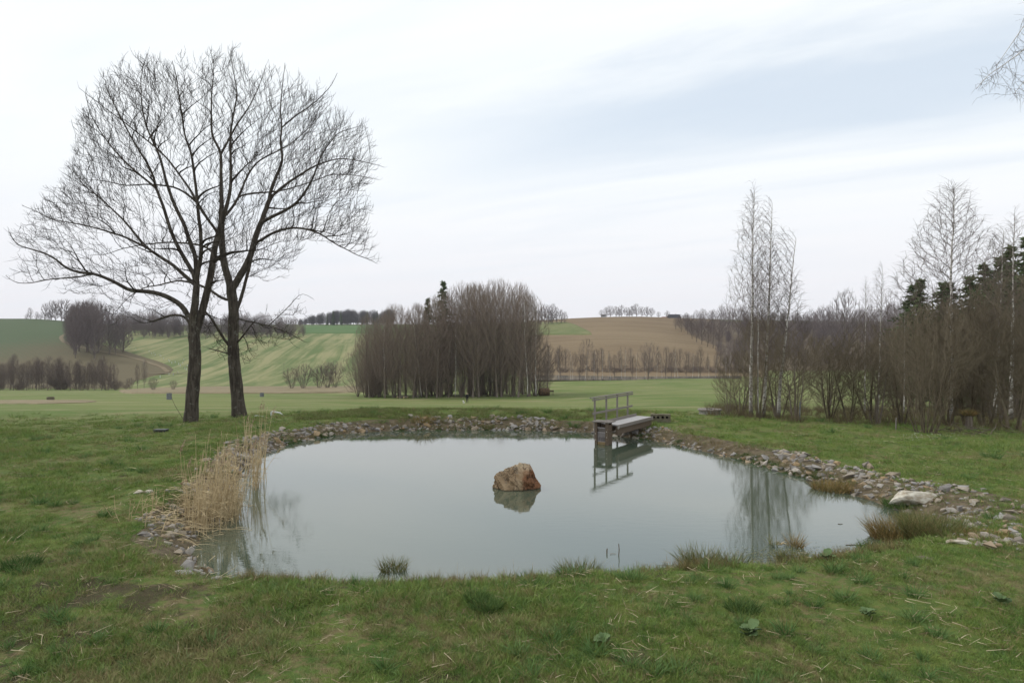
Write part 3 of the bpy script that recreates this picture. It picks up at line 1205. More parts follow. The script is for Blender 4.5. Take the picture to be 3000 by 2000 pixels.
# ------------------------------------------------------------------ kinds of smaller trees, built once at a known height
def dome_points(n, h0, h1, w, rg, shape='dome', depth=None):
    """free points of a crown between two heights"""
    out = []
    while len(out) < n:
        t = rg.random()
        if shape == 'dome':
            r = w * math.sqrt(max(0.02, 1 - max(0, (t - 0.45) / 0.55) ** 2)) * (0.55 + 0.45 * min(1, t / 0.45))
        elif shape == 'round':
            r = w * math.sqrt(max(0.02, 1 - (2 * t - 1) ** 2))
        elif shape == 'spindle':
            r = w * min(1.0, t / 0.25 + 0.25) * (1 - t) ** 0.75 + 0.05
        elif shape == 'fan':
            r = w * (0.25 + 0.75 * min(1, t / 0.6)) * math.sqrt(max(0.03, 1 - max(0, (t - 0.6) / 0.4) ** 2))
        a = rg.uniform(0, 2 * math.pi)
        q = r * rg.random() ** 0.42
        out.append((q * math.cos(a), q * math.sin(a) * (depth or 1), h0 + (h1 - h0) * t))
    return np.array(out)


def make_kind(seed, h, r_trunk, crown0, w, shape, npts, step, tip, twig_n, twig_l, twig_up, twig_r, bark, twig, stems=1, lean=0.02,
              up=0.2, droop=False, trunk_to=0.9, thick=0.04, dk=1.6, curl=0.3, di=None, wob=0.012, fan=0.0):
    rg = np.random.default_rng(seed)
    T = Tree()
    for s in range(stems):
        az = rg.uniform(0, 2 * math.pi) if stems == 1 else 2 * math.pi * (s + rg.uniform(-0.3, 0.3)) / stems
        ln = lean * rg.uniform(0.4, 1.3) if stems == 1 else lean * rg.uniform(0.35, 1.25)
        hh = h * trunk_to * (1 if stems == 1 else rg.uniform(0.7, 1.0))
        n = max(6, int(hh / max(step * 1.3, 0.3)))
        b = np.array([0, 0, -0.15]) if stems == 1 else np.array([math.cos(az), math.sin(az), 0]) * rg.uniform(0.03, 0.2) * max(1, fan) + np.array([0, 0, -0.15])
        pts = []
        wb = np.zeros(2)
        for i in range(n + 1):
            t = i / n
            wb = wb + rg.normal(0, wob * hh / n * 3, 2)
            dx = ln * hh * (t ** (0.8 if stems > 1 else 1.2))
            pts.append(b + np.array([math.cos(az) * dx + wb[0], math.sin(az) * dx + wb[1], t * hh]))
        rr = r_trunk * (1 if stems == 1 else rg.uniform(0.6, 1.1))
        T.path(pts, rr, max(tip * 1.5, rr * 0.12), s, -1, rr * 0.35 if stems == 1 else 0)
    P, par, tg, rad = T.arrays()
    n0 = len(P)
    A = dome_points(npts, crown0 * h, h, w, rg, shape)
    P2, par2, tg2 = colonize(P, par, tg, A, step, di or step * 14, step * dk, 90, up, 0.14, 3, rg, 0.75, np.array((0, 0, crown0 * h * 0.5), np.float32), 0.0, 0.25)
    Rr = pipe_radii(par2, tip, 2.4)
    Rr[:n0] = rad
    for i in range(n0, len(P2)):
        Rr[i] = min(Rr[i], Rr[par2[i]] * 0.8)
    Rr = np.maximum(Rr, tip * 0.9)
    sel = np.ones(len(P2), bool)
    sel[:n0] = False
    sel &= Rr < tip * 3.2
    P3, par3, tg3, R3 = add_twigs(P2, par2, tg2, Rr, sel, twig_n, twig_l, 0.42, twig_up, twig_r, rg, 2, -0.55 if droop else curl)
    parts = []
    for s in range(stems):
        parts.append(('trunk' if stems == 1 else 'stem', limb_mesh('trunk' if stems == 1 else 'stem', P3, par3, R3, tg3, s, 7 if stems == 1 else 6), bark))
    if npts:
        parts.append(('crown', crown_mesh('crown', P3, par3, R3, tg3 < 0, thick), twig))
    for nme, me, m in parts:
        me.materials.append(m)
    return dict(h=h, parts=parts)


def plant(kind, name, label, cat, loc, height, rz=0.0, group=None, sx=1.0, tilt=(0, 0)):
    root = link(name, None, loc=loc)
    s = height / kind['h']
    root.scale = (s * sx, s * sx, s)
    root.rotation_euler = (tilt[0], tilt[1], rz)
    tag(root, label, cat, group)
    for nme, me, m in kind['parts']:
        link(nme, me, None, root)
    return root


def make_spruce(seed, h, w, whorls, spray, bare=0.12, loose=0.0):
    rg = np.random.default_rng(seed)
    T = Tree()
    n = 16
    T.path([np.array([rg.normal(0, 0.02), rg.normal(0, 0.02), -0.15 + h * i / n]) for i in range(n + 1)], h * 0.013, 0.02, 0, -1, h * 0.004)
    P, par, tg, rad = T.arrays()
    V, tri, off = [], [], 0
    for k in range(whorls):
        t0 = bare + (1 - bare) * k / whorls
        nb = rg.integers(4, 8)
        for b in range(nb):
            if rg.random() < loose:
                continue
            t = min(0.99, t0 + rg.uniform(0, 1.2) * (1 - bare) / whorls)
            z = t * h
            L = (w * (1 - t) ** 0.75 + 0.12) * (0.75 + 0.5 * vnoise(np.array([t * 7.0 + seed]), np.array([b * 0.7]), 1.0, 3)[0])
            a = rg.uniform(0, 6.28)
            ln = L * rg.uniform(0.5, 1.1)
            m = max(3, int(ln / (spray * 0.7)))
            for j in range(m):
                s = (j + 0.5) / m
                c = np.array([math.cos(a) * ln * s, math.sin(a) * ln * s, z - 0.25 * ln * s * s + 0.14 * ln * s ** 4])
                wd = spray * (1.15 - 0.6 * s)
                for q in range(3):
                    d = np.array([math.cos(a), math.sin(a), -0.15]) * rg.uniform(0.2, 0.9) + rg.normal(0, 0.5, 3)
                    d /= np.linalg.norm(d)
                    e = np.cross(d, rg.normal(0, 1, 3))
                    e /= np.linalg.norm(e)
                    f = np.cross(d, e)
                    tipv = c + d * wd * rg.uniform(0.8, 1.3)
                    b0 = c + e * wd * 0.28
                    b1 = c - e * wd * 0.16 + f * wd * 0.24
                    b2 = c - e * wd * 0.16 - f * wd * 0.24
                    V += [b0, b1, b2, tipv]
                    tri += [(off, off + 1, off + 3), (off + 1, off + 2, off + 3), (off + 2, off, off + 3)]
                    off += 4
    tm = limb_mesh('trunk', P, par, rad, tg, 0, 7)
    tm.materials.append(M_bark)
    cm = mesh_np('crown', np.array(V), [np.array(tri)])
    cm.materials.append(M_needle)
    return dict(h=h, parts=[('trunk', tm, M_bark), ('crown', cm, M_needle)])


print('kinds')
# upright woodland trees of the grove
GROVE = [make_kind(100 + i, 24.0, 0.26, 0.14, 4.8, 'dome', 2300, 0.42, 0.020, 2, 1.15, 0.75, 0.015, M_bark, M_twig, lean=0.04, up=0.40, trunk_to=0.72, thick=0.06, curl=0.45, dk=1.35) for i in range(4)]
GROVE_LOW = [make_kind(120 + i, 10.0, 0.10, 0.03, 3.6, 'round', 1300, 0.32, 0.016, 2, 0.7, 0.3, 0.014, M_bark, M_twig, stems=5, lean=0.22, up=0.2, trunk_to=0.8, thick=0.05, dk=1.35) for i in range(2)]
ALDER = [make_kind(140 + i, 14.0, 0.15, 0.14, 2.3, 'dome', 850, 0.36, 0.026, 2, 0.8, 0.45, 0.022, M_bark, M_twig_alder, lean=0.03, up=0.40, trunk_to=0.92, thick=0.07, dk=1.3) for i in range(4)]
FAR = [make_kind(160 + i, 20.0, 0.28, 0.06, 5.6, 'round', 1150, 0.70, 0.055, 2, 1.7, 0.5, 0.050, M_bark, M_twig_far, lean=0.04, up=0.28, trunk_to=0.72, thick=0.10, dk=1.3) for i in range(4)]
CREST = [make_kind(175 + i, 9.0, 0.14, 0.06, 3.0, 'round', 420, 0.50, 0.055, 2, 0.9, 0.4, 0.055, M_bark, M_twig_far, lean=0.05, up=0.25, trunk_to=0.7, thick=0.10, dk=1.3) for i in range(3)]
OAK = [make_kind(180 + i, 14.0, 0.26, 0.18, 5.2, 'round', 900, 0.45, 0.026, 2, 0.8, 0.25, 0.020, M_bark, M_twig_far, lean=0.04, up=0.1, trunk_to=0.6, thick=0.06, dk=1.4) for i in range(2)]
FARBIRCH = [make_kind(200 + i, 14.0, 0.075, 0.30, 2.0, 'spindle', 480, 0.36, 0.020, 2, 0.9, 0.0, 0.017, M_birch, M_birchtwig, lean=0.07, up=0.40, trunk_to=0.95, droop=True, thick=0.05, dk=1.3, wob=0.03) for i in range(3)]
BIRCH = [make_kind(220 + i, 13.0, 0.105, 0.28, [1.75, 1.55, 2.0, 3.3][i], 'spindle', [2200, 1900, 2300, 4600][i], 0.18, 0.0070, 2, 0.5, -0.05, 0.0058, M_birch, M_birchtwig, lean=[0.03, 0.06, 0.09, 0.01][i], up=0.42, trunk_to=0.97, droop=True, thick=0.025, dk=1.3) for i in range(4)]
SHRUB = [make_kind(240 + i, [7.0, 4.6, 6.0, 8.0][i], [0.085, 0.07, 0.10, 0.055][i], 0.06, [2.9, 2.1, 2.7, 3.3][i], 'fan', [3200, 2000, 2700, 4200][i], 0.15, 0.0085, 2, 0.40, 0.35, 0.0066,
                   M_bark if i == 1 else M_shrubbark, M_shrubtwig, stems=[5, 4, 3, 17][i], lean=[0.26, 0.28, 0.25, 0.33][i], up=0.30, trunk_to=0.85, thick=0.03, dk=1.3, curl=0.25, fan=[1, 1, 1, 3][i], wob=0.02) for i in range(4)]
SPRUCE = [make_spruce(260, 16.0, 3.6, 46, 0.42, 0.06, 0.1), make_spruce(261, 15.0, 4.4, 34, 0.5, 0.10, 0.3)]
BUSH = [make_kind(270, 4.0, 0.04, 0.02, 2.0, 'fan', 700, 0.2, 0.016, 2, 0.5, 0.3, 0.013, M_bark, M_twig_alder, stems=9, lean=0.4, up=0.25, trunk_to=0.85, thick=0.04, dk=1.3)]


# ------------------------------------------------------------------ planting
def z_top(pt, Y, loc):
    return max(1.0, top_h(pt, Y, loc.z))


def put(kind, name, label, cat, px, Y, ptop, group=None, sx=1.0, rz=None, tl=0.035):
    loc = at(px, Y)
    return plant(kind, name, label, cat, loc, z_top(ptop, Y, loc), random.uniform(0, 6.28) if rz is None else rz, group, sx, (random.gauss(0, tl), random.gauss(0, tl)))


def interp(pts, x):
    return float(np.interp(x, [p[0] for p in pts], [p[1] for p in pts]))


def plant_grove():
    top = [(806, 830), (825, 760), (850, 715), (880, 708), (930, 700), (980, 692), (1015, 672), (1040, 652), (1090, 646), (1140, 645), (1185, 650), (1210, 662), (1235, 690), (1262, 770)]
    label = 'bare brown tree within the dense grove beyond the pond'
    g = 'bare trees of the grove'
    n = 0
    for row, (Y, cnt) in enumerate([(143, 15), (150, 14), (157, 13), (164, 11)]):
        for i in range(cnt):
            px = 838 + (1222 - 838) * (i + random.uniform(0.15, 0.85)) / cnt
            tp = interp(top, px) + (random.choice((0, 4, 10, 20, 45)) if row < 2 else random.uniform(6, 40))
            put(GROVE[(n * 3 + row) % 4], 'bare_tree', label, 'tree', px, Y + random.uniform(-2.5, 2.5), tp, g, random.uniform(0.85, 1.1))
            n += 1
    for i, (px, Y, tp) in enumerate([(822, 150, 805), (840, 146, 785), (858, 150, 760), (905, 143, 800), (960, 142, 810), (1228, 148, 765), (1244, 150, 830), (1180, 144, 830), (1010, 142, 840), (1060, 143, 835)]):
        put(GROVE_LOW[i % 2], 'thicket_shrub', 'low bare brown shrub at the skirt of the grove', 'shrub', px, Y, tp, 'undergrowth shrubs of the grove', 1.0)
    for i in range(40):
        px = random.uniform(835, 1240)
        put(GROVE_LOW[i % 2], 'thicket_shrub', 'low bare brown shrub inside the grove', 'shrub', px, random.uniform(144, 166), random.uniform(800, 860), 'undergrowth inside the grove', 1.2)
    for lab, px, Y, tp, k in [
        ('white birch leaning left at the left end of the grove', 884, 142, 735, 0),
        ('slender white birch in the middle front of the grove, right of the log pile', 968, 142, 735, 1),
        ('pale birch beside the grove middle, just left of the walker', 1046, 142, 742, 2),
        ('tall thin birch at the right end of the grove, left of the straw bale', 1212, 142, 680, 1),
        ('shorter thin birch at the right edge of the grove above the straw bale', 1231, 143, 680, 0)]:
        put(FARBIRCH[k], 'birch_tree', lab, 'tree', px, Y, tp, 'birches of the grove', 0.9)
    put(SPRUCE[1], 'spruce_tree', 'tall dark green spruce rising out of the grove', 'tree', 1014, 156, 646, 'conifers in the grove', 0.85)
    put(SPRUCE[1], 'spruce_tree', 'shorter dark green spruce in the grove, left of the tall one', 'tree', 978, 155, 686, 'conifers in the grove', 0.8)


plant_grove()


def plant_rows():
    # alders along the stream under the left hill
    tops = [(-40, 838), (5, 842), (25, 818), (60, 828), (100, 822), (150, 826), (200, 832), (235, 820), (262, 836)]
    n = 0
    for row, Y in enumerate((244, 252, 260, 268)):
        for i in range(18):
            px = -24 + (288) * (i + random.uniform(0.0, 1.0)) / 18
            put(ALDER[n % 4], 'alder_tree', 'thin bare alder in the stream-side row below the left hill', 'tree', px, Y, interp(tops, px) + random.choice((-5, 0, 4, 8, 14, 26)), 'alders in the row under the left hill', random.uniform(0.9, 1.25))
            n += 1
    for i in range(22):
        put(BUSH[0], 'bare_bush', 'low dark bush under the stream-side alders', 'bush', random.uniform(-20, 300), random.uniform(243, 262), random.uniform(866, 884), 'bushes under the alders', 1.8)
    for px, tp, lab in [(316, 836, 'small lone alder right of the stream-side row, nearer the row'), (331, 826, 'lone taller alder standing right of the stream-side row')]:
        put(ALDER[n % 4], 'alder_tree', lab, 'tree', px, 262, tp, None, 0.7)
    for px, Y, tp, lab in [(352, 235, 868, 'round bare bush on the dry grass strip, left of the grey ring'), (398, 240, 874, 'smaller bare bush on the dry grass strip beside the grey ring'),
                           (300, 258, 868, 'low dark bush at the right end of the alder row'), (670, 240, 846, 'leftmost bare shrub below the striped hay field'), (697, 238, 838, 'second bare shrub below the striped hay field'),
                           (733, 240, 842, 'middle thin shrub below the striped hay field'), (752, 238, 834, 'tall bare shrub below the striped hay field, left of the last'), (769, 240, 832, 'rightmost bare shrub below the striped hay field')]:
        put(BUSH[0], 'bare_bush', lab, 'bush', px, Y, tp, 'bushes along the stream', 0.9)
    # valley row in front of the ploughed hill
    label = 'thin bare birch in the line along the far pond'
    for i in range(34):
        px = 1246 + (1700 - 1246) * (i + random.uniform(0.1, 0.9)) / 34
        k = FARBIRCH[i % 3] if i % 3 else ALDER[i % 4]
        birch = bool(i % 3)
        put(k, 'birch_tree' if birch else 'alder_tree', label if birch else 'thin bare alder in the line along the far pond', 'tree', px, random.uniform(252, 262), random.uniform(792, 815),
            'birches along the far pond' if birch else 'alders along the far pond', random.uniform(0.8, 1.1))
    for i in range(22):
        px = 1246 + (1720 - 1246) * (i + random.uniform(0.1, 0.9)) / 22
        put(ALDER[i % 4], 'alder_tree', 'thin bare alder on the far side of the far pond', 'tree', px, random.uniform(306, 318), random.uniform(798, 822), 'alders behind the far pond', random.uniform(1.1, 1.5))
    for i in range(48):
        px = 1235 + (1730 - 1235) * (i + random.uniform(0.0, 1.0)) / 48
        put(BUSH[0], 'bare_bush', 'low dark bush on the far shore of the far pond', 'bush', px, random.uniform(298, 305), random.uniform(838, 850), 'bushes behind the far pond', 2.0)
    put(OAK[0], 'oak_tree', 'round dark bare tree in the valley, left of the railing', 'tree', 1348, 250, 778, None, 0.62)
    put(OAK[1], 'oak_tree', 'broad dark bare oak in the valley, above and right of the railing', 'tree', 1488, 250, 788, None, 0.95)
    put(OAK[0], 'oak_tree', 'small dark bare tree in the valley, right of the broad oak', 'tree', 1541, 250, 806, None, 0.6)
    put(ALDER[1], 'alder_tree', 'slim dark tree on the meadow edge right of the grove', 'tree', 1257, 185, 790, None, 1.3)
    # crest trees on the left hill
    for i, (px, tp, s) in enumerate([(70, 708, .8), (84, 716, .8), (103, 697, .8), (118, 692, .9), (128, 694, .9), (141, 690, .9), (152, 690, .9), (62, 722, 1.3), (92, 722, 1.2), (112, 718, 1.4)]):
        put(CREST[i % 3], 'bare_tree', 'bare tree on the crest of the left hill', 'tree', px, 655, tp, 'trees on the crest of the left hill', s)
    # the clump on the left hill
    top = [(150, 722), (165, 700), (185, 690), (215, 686), (245, 692), (270, 712), (292, 730)]
    bot = [(150, 790), (170, 795), (200, 800), (245, 805), (292, 785)]
    for i in range(30):
        px = random.uniform(158, 284)
        Y = random.uniform(415, 520)
        put(FAR[i % 4], 'bare_tree', 'bare purplish tree in the clump at the edge of the left hill', 'tree', px, Y, interp(top, px) + random.uniform(0, 22), 'trees of the clump on the left hill', random.uniform(0.65, 0.95))
    # the wood behind the hay field
    top = [(280, 712), (330, 716), (400, 712), (470, 722), (560, 720), (640, 726), (690, 735), (705, 750)]
    for i in range(56):
        px = 282 + (700 - 282) * (i + random.uniform(0, 1)) / 56
        put(FAR[i % 4], 'bare_tree', 'bare tree in the wood along the top of the hay field', 'tree', px, random.uniform(575, 640), interp(top, px) + random.uniform(-4, 12), 'trees of the wood above the hay field', random.uniform(0.7, 1.0))
    # right wood: front trees one by one
    edge = [(1552, 728, 520), (1565, 722, 505), (1580, 722, 495), (1590, 735, 470), (1600, 735, 455), (1612, 738, 445), (1625, 740, 435), (1638, 742, 430), (1652, 742, 440)]
    for i in range(52):
        px = 1556 + (2080 - 1556) * (i + random.uniform(0, 1)) / 52
        Y = random.uniform(470, 600) if px > 1650 else random.uniform(470, 560)
        tp = interp([(1550, 720), (1600, 704), (1660, 702), (1700, 704), (1760, 708), (1860, 708), (1920, 705), (2000, 705), (2080, 690)], px)
        put(FAR[i % 4], 'bare_tree', 'bare tree of the wood on the slope behind the birches', 'tree', px, Y, tp + random.uniform(-2, 18), 'trees of the wood behind the birches', random.uniform(0.7, 1.0))
    for px, tp, Y in edge:
        put(ALDER[random.randrange(4)], 'bare_tree', 'slim bare tree at the left edge of the wood behind the birches', 'tree', px, Y, tp, 'slim trees at the edge of the wood', 1.5)
    put(FAR[2], 'oak_tree', 'round-headed bare oak rising above the wood on the right', 'tree', 1942, 330, 676, None, 0.85)
    # crest of the ploughed hill
    for i, (px, tp) in enumerate([(1392, 706), (1402, 703), (1415, 704), (1428, 702), (1440, 706), (1452, 703), (1462, 699), (1474, 705), (1486, 705), (1497, 708), (1513, 716), (1532, 714), (1382, 712), (1422, 710), (1446, 712)]):
        put(CREST[i % 3], 'bare_tree', 'bare tree on the skyline of the ploughed hill', 'tree', px, 662, tp, 'trees on the skyline of the ploughed hill', 1.15)
    for i, (px, tp) in enumerate([(1244, 706), (1252, 700), (1260, 702), (1270, 700), (1280, 706), (1290, 712), (1236, 712), (1266, 712), (1297, 716)]):
        put(CREST[i % 3], 'bare_tree', 'bare tree on the skyline just right of the grove', 'tree', px, 560, tp, 'trees on the skyline beside the grove', 0.8)


plant_rows()


def scatter(name, label, protos, pts, scale, m, index=None, tilt=0.12):
    """one object of kind stuff: proto meshes stood on many points"""
    col = bpy.data.collections.new(name + '_protos')
    for i, pr in enumerate(protos):
        if isinstance(pr, tuple):
            me = mesh_np(f'{name}_clump', pr[0], [pr[1]])
            me.materials.append(m)
        else:
            me = pr
        col.objects.link(bpy.data.objects.new(f'{name}_clump.{i:03d}', me))
    me = bpy.data.meshes.new(name)
    me.vertices.add(len(pts))
    me.vertices.foreach_set('co', np.asarray(pts, np.float32).ravel())
    a = me.attributes.new('scl', 'FLOAT', 'POINT')
    a.data.foreach_set('value', np.asarray(scale, np.float32))
    a = me.attributes.new('rot', 'FLOAT_VECTOR', 'POINT')
    rv = np.zeros((len(pts), 3), np.float32)
    rv[:, 2] = rng.uniform(0, 6.28, len(pts))
    rv[:, :2] = rng.normal(0, 1, (len(pts), 2)) * tilt
    a.data.foreach_set('vector', rv.ravel())
    a = me.attributes.new('idx', 'INT', 'POINT')
    a.data.foreach_set('value', np.asarray(index if index is not None else rng.integers(0, len(protos), len(pts)), np.int32))
    o = link(name, me)
    ng = bpy.data.node_groups.new(name, 'GeometryNodeTree')
    ng.interface.new_socket('Geometry', in_out='INPUT', socket_type='NodeSocketGeometry')
    ng.interface.new_socket('Geometry', in_out='OUTPUT', socket_type='NodeSocketGeometry')
    N = ng.nodes.new
    gi, go = N('NodeGroupInput'), N('NodeGroupOutput')
    ci = N('GeometryNodeCollectionInfo')
    ci.inputs[0].default_value = col
    ci.inputs['Separate Children'].default_value = True
    ci.inputs['Reset Children'].default_value = True
    ip = N('GeometryNodeInstanceOnPoints')
    ip.inputs['Pick Instance'].default_value = True
    a1 = N('GeometryNodeInputNamedAttribute')
    a1.data_type = 'FLOAT'
    a1.inputs['Name'].default_value = 'scl'
    a2 = N('GeometryNodeInputNamedAttribute')
    a2.data_type = 'FLOAT_VECTOR'
    a2.inputs['Name'].default_value = 'rot'
    a3 = N('GeometryNodeInputNamedAttribute')
    a3.data_type = 'INT'
    a3.inputs['Name'].default_value = 'idx'
    L = ng.links.new
    L(a3.outputs[0], ip.inputs['Instance Index'])
    L(gi.outputs[0], ip.inputs['Points'])
    L(ci.outputs[0], ip.inputs['Instance'])
    L(a2.outputs[0], ip.inputs['Rotation'])
    L(a1.outputs[0], ip.inputs['Scale'])
    L(ip.outputs[0], go.inputs[0])
    md = o.modifiers.new('scatter', 'NODES')
    md.node_group = ng
    return tag(o, label, None, None, 'stuff')




def joined_proto(kind, m):
    V, F4, F3, off = [], [], [], 0
    for nme, me, mm in kind['parts']:
        co = np.zeros(len(me.vertices) * 3, np.float32)
        me.vertices.foreach_get('co', co)
        V.append(co.reshape(-1, 3))
        for p in ():
            pass
        ls = np.zeros(len(me.polygons), np.int32)
        me.polygons.foreach_get('loop_total', ls)
        vi = np.zeros(len(me.loops), np.int32)
        me.loops.foreach_get('vertex_index', vi)
        st = np.cumsum(ls) - ls
        for k, F_ in ((4, F4), (3, F3)):
            q = st[ls == k]
            if len(q):
                F_.append(vi[q[:, None] + np.arange(k)] + off)
        off += len(co) // 3
    me = mesh_np('tree_clump', np.concatenate(V), [np.concatenate(x) for x in (F4, F3) if x])
    me.materials.append(m)
    return me


def woods():
    """woods too far or too dense to count: each one mass of trees"""
    rg = np.random.default_rng(5)
    M_farforest = material('far_forest', twig_fn((0.070, 0.066, 0.072), (0.110, 0.100, 0.105)), 0.9, 0, 0.1)
    pr = [(joined_proto(FAR[k], M_farforest), 20.0) for k in (0, 1)] + [(joined_proto(SPRUCE[0], M_needle), 16.0)]

    def mass(name, label, n, fn, protos):
        pts, sc, ix = [], [], []
        for i in range(n):
            px, Y, tp, k = fn()
            loc = at(px, Y)
            pts.append(tuple(loc))
            sc.append(z_top(tp, Y, loc) / protos[k][1])
            ix.append(k)
        scatter(name, label, [p[0] for p in protos], pts, sc, None, ix, 0.0)

    def f1():
        px = rg.uniform(688, 900)
        k = 2 if (px > 735 and rg.random() < 0.25) else int(rg.integers(0, 2))
        return px, rg.uniform(880, 1060), interp([(688, 734), (720, 724), (750, 717), (790, 712), (840, 714), (900, 712)], px) + rg.uniform(-2, 8), k
    mass('far_forest', 'distant bluish forest on the ridge left of the grove', 170, f1, pr)
    pf = [(joined_proto(FAR[k], M_twig_far), 20.0) for k in range(3)]

    def f2():
        px = rg.uniform(285, 705)
        return px, rg.uniform(565, 660), interp([(280, 714), (330, 718), (400, 716), (470, 724), (560, 722), (640, 728), (690, 737), (705, 752)], px) + rg.uniform(6, 30), int(rg.integers(0, 3))
    mass('woodland', 'bare wood filling the top edge of the hay field', 110, f2, pf)

    def f3():
        px = rg.uniform(1640, 2420)
        Y = rg.uniform(320, 600)
        lim = interp([(1640, 745), (1700, 712), (2080, 706), (2420, 690)], px)
        t = (Y - 320) / 280
        return px, Y, 800 + (lim - 800) * t ** 0.8 + rg.uniform(0, 12), int(rg.integers(0, 3))
    mass('woodland', 'bare purplish wood covering the slope behind the right thicket', 240, f3, pf)


def plant_right():
    """birches and willows on the right bank"""
    for lab, px, Y, tp, k, sx in [
        ('tallest white birch of the cluster behind the concrete well', 1724, 36.5, 420, 0, 1.05),
        ('second white birch of the cluster, just right of the tallest', 1754, 37.5, 452, 1, 1.1),
        ('slim birch with drooping twigs, rightmost of the cluster behind the well', 1788, 37.0, 528, 2, 1.3),
        ('thin low birch in front of the cluster behind the well', 1741, 36.0, 580, 0, 0.75)]:
        put(BIRCH[k], 'birch_tree', lab, 'tree', px, Y, tp, 'birches behind the well', sx, 0.6 + 1.9 * k, 0.012)
    for lab, px, Y, tp, k, sx in [
        ('slender birch, left of the pair between the cluster and the big willow', 1986, 47, 636, 0, 0.8),
        ('slender birch, right and taller of the pair between the cluster and the big willow', 2016, 46, 600, 1, 0.9),
        ('thin birch close to the left side of the big birch', 2076, 52, 700, 1, 0.8)]:
        put(BIRCH[k], 'birch_tree', lab, 'tree', px, Y, tp, 'birches in the hedge', sx, None, 0.015)
    put(BIRCH[3], 'birch_tree', 'big broad-crowned birch behind the largest willow shrub', 'tree', 2184, 38, 414, None, 1.3, 2.0, 0.0)
    put(BIRCH[1], 'birch_tree', 'thin birch right of the big birch, before the conifers', 'tree', 2284, 46, 515, 'birches at the right edge', 1.15, None, 0.015)
    put(BIRCH[0], 'birch_tree', 'white birch near the right edge of the photo, before the conifers', 'tree', 2322, 44, 478, 'birches at the right edge', 1.2, None, 0.015)
    for lab, px, Y, tp, k, sx in [
        ('dark many-branched shrub at the foot of the birch cluster', 1742, 35.0, 735, 0, 0.72),
        ('smaller dark shrub right of the birch cluster', 1826, 35.0, 765, 1, 0.9),
        ('two-trunked dark shrub left of the slender birch pair', 1950, 35.5, 790, 2, 0.95),
        ('narrow dark shrub between the two-trunked shrub and the big willow', 2012, 34.5, 800, 1, 1.0),
        ('largest fan-shaped willow shrub with many stems', 2128, 30.5, 705, 3, 0.86),
        ('bushy olive shrub right of the largest willow', 2225, 36.0, 690, 0, 0.95),
        ('dense shrub at the right edge of the photo', 2330, 33.0, 640, 2, 0.95),
        ('thin shrub filling the gap before the right edge', 2290, 38.0, 740, 1, 1.1),
        ('low tangled shrub between the birch cluster and the smaller dark shrub', 1788, 38.5, 800, 1, 1.3),
        ('bushy shrub behind the two-trunked shrub', 1905, 39.0, 775, 0, 1.05),
        ('dense shrub behind the slender birch pair', 2000, 40.0, 750, 2, 1.1),
        ('leaning shrub left of the largest willow', 2072, 34.5, 760, 0, 0.95),
        ('wide dense shrub behind the pollarded stump', 2262, 35.5, 720, 2, 1.1),
        ('small shrub at the left edge of the thicket, left of the birch cluster', 1700, 38.0, 812, 1, 1.0),
        ('tall dark shrub around the foot of the big birch', 2178, 36.5, 690, 0, 1.1),
        ('pale twiggy shrub beside the concrete well', 1672, 35.2, 850, 1, 0.75)]:
        put(SHRUB[k], 'willow_shrub', lab, 'shrub', px, Y, tp, 'shrubs along the right bank', sx)
    for i, (px, Y, tp) in enumerate([(2060, 60, 770), (2100, 55, 745), (1900, 60, 800), (2200, 52, 750), (2260, 55, 725), (2340, 48, 680), (2400, 45, 650), (2300, 62, 710)]):
        put(SHRUB[(0, 2, 1)[i % 3]], 'hedge_shrub', 'bare shrub in the thicket behind the front willows', 'shrub', px, Y, tp, 'thicket behind the front willows', 1.15)
    for i, (px, Y, tp, k) in enumerate([(2092, 78, 655, 1), (2120, 74, 640, 0), (2150, 76, 650, 1), (2195, 72, 648, 0), (2225, 76, 636, 1), (2262, 66, 606, 0), (2296, 64, 592, 1), (2336, 60, 560, 0), (2372, 56, 540, 1), (2074, 84, 690, 0), (2280, 70, 640, 1), (2318, 68, 625, 0), (2350, 66, 610, 1), (2245, 74, 650, 0), (2395, 58, 570, 0)]):
        labs = ['dark conifer lowest in the stand, behind the thin birch', 'dark spruce left of the big birch', 'dark loose conifer just left of the big birch stem', 'dark spruce just right of the big birch stem',
                'dark loose conifer right of the big birch', 'dark spruce behind the thin birch at right', 'loose conifer between the two right-edge birches', 'tall spruce behind the right-edge birch',
                'tallest conifer, cut by the right edge of the photo', 'small dark conifer at the left end of the stand', 'conifer filling the stand left of the right-edge birch', 'dark conifer in the second row behind the right-edge birch', 'dark conifer low at the right edge behind the thicket', 'dark conifer in the second row right of the big birch', 'conifer mostly beyond the right edge of the photo']
        put(SPRUCE[k], 'spruce_tree', labs[i], 'tree', px, Y, tp, 'conifers behind the right thicket', 1.45)


plant_right()
woods()


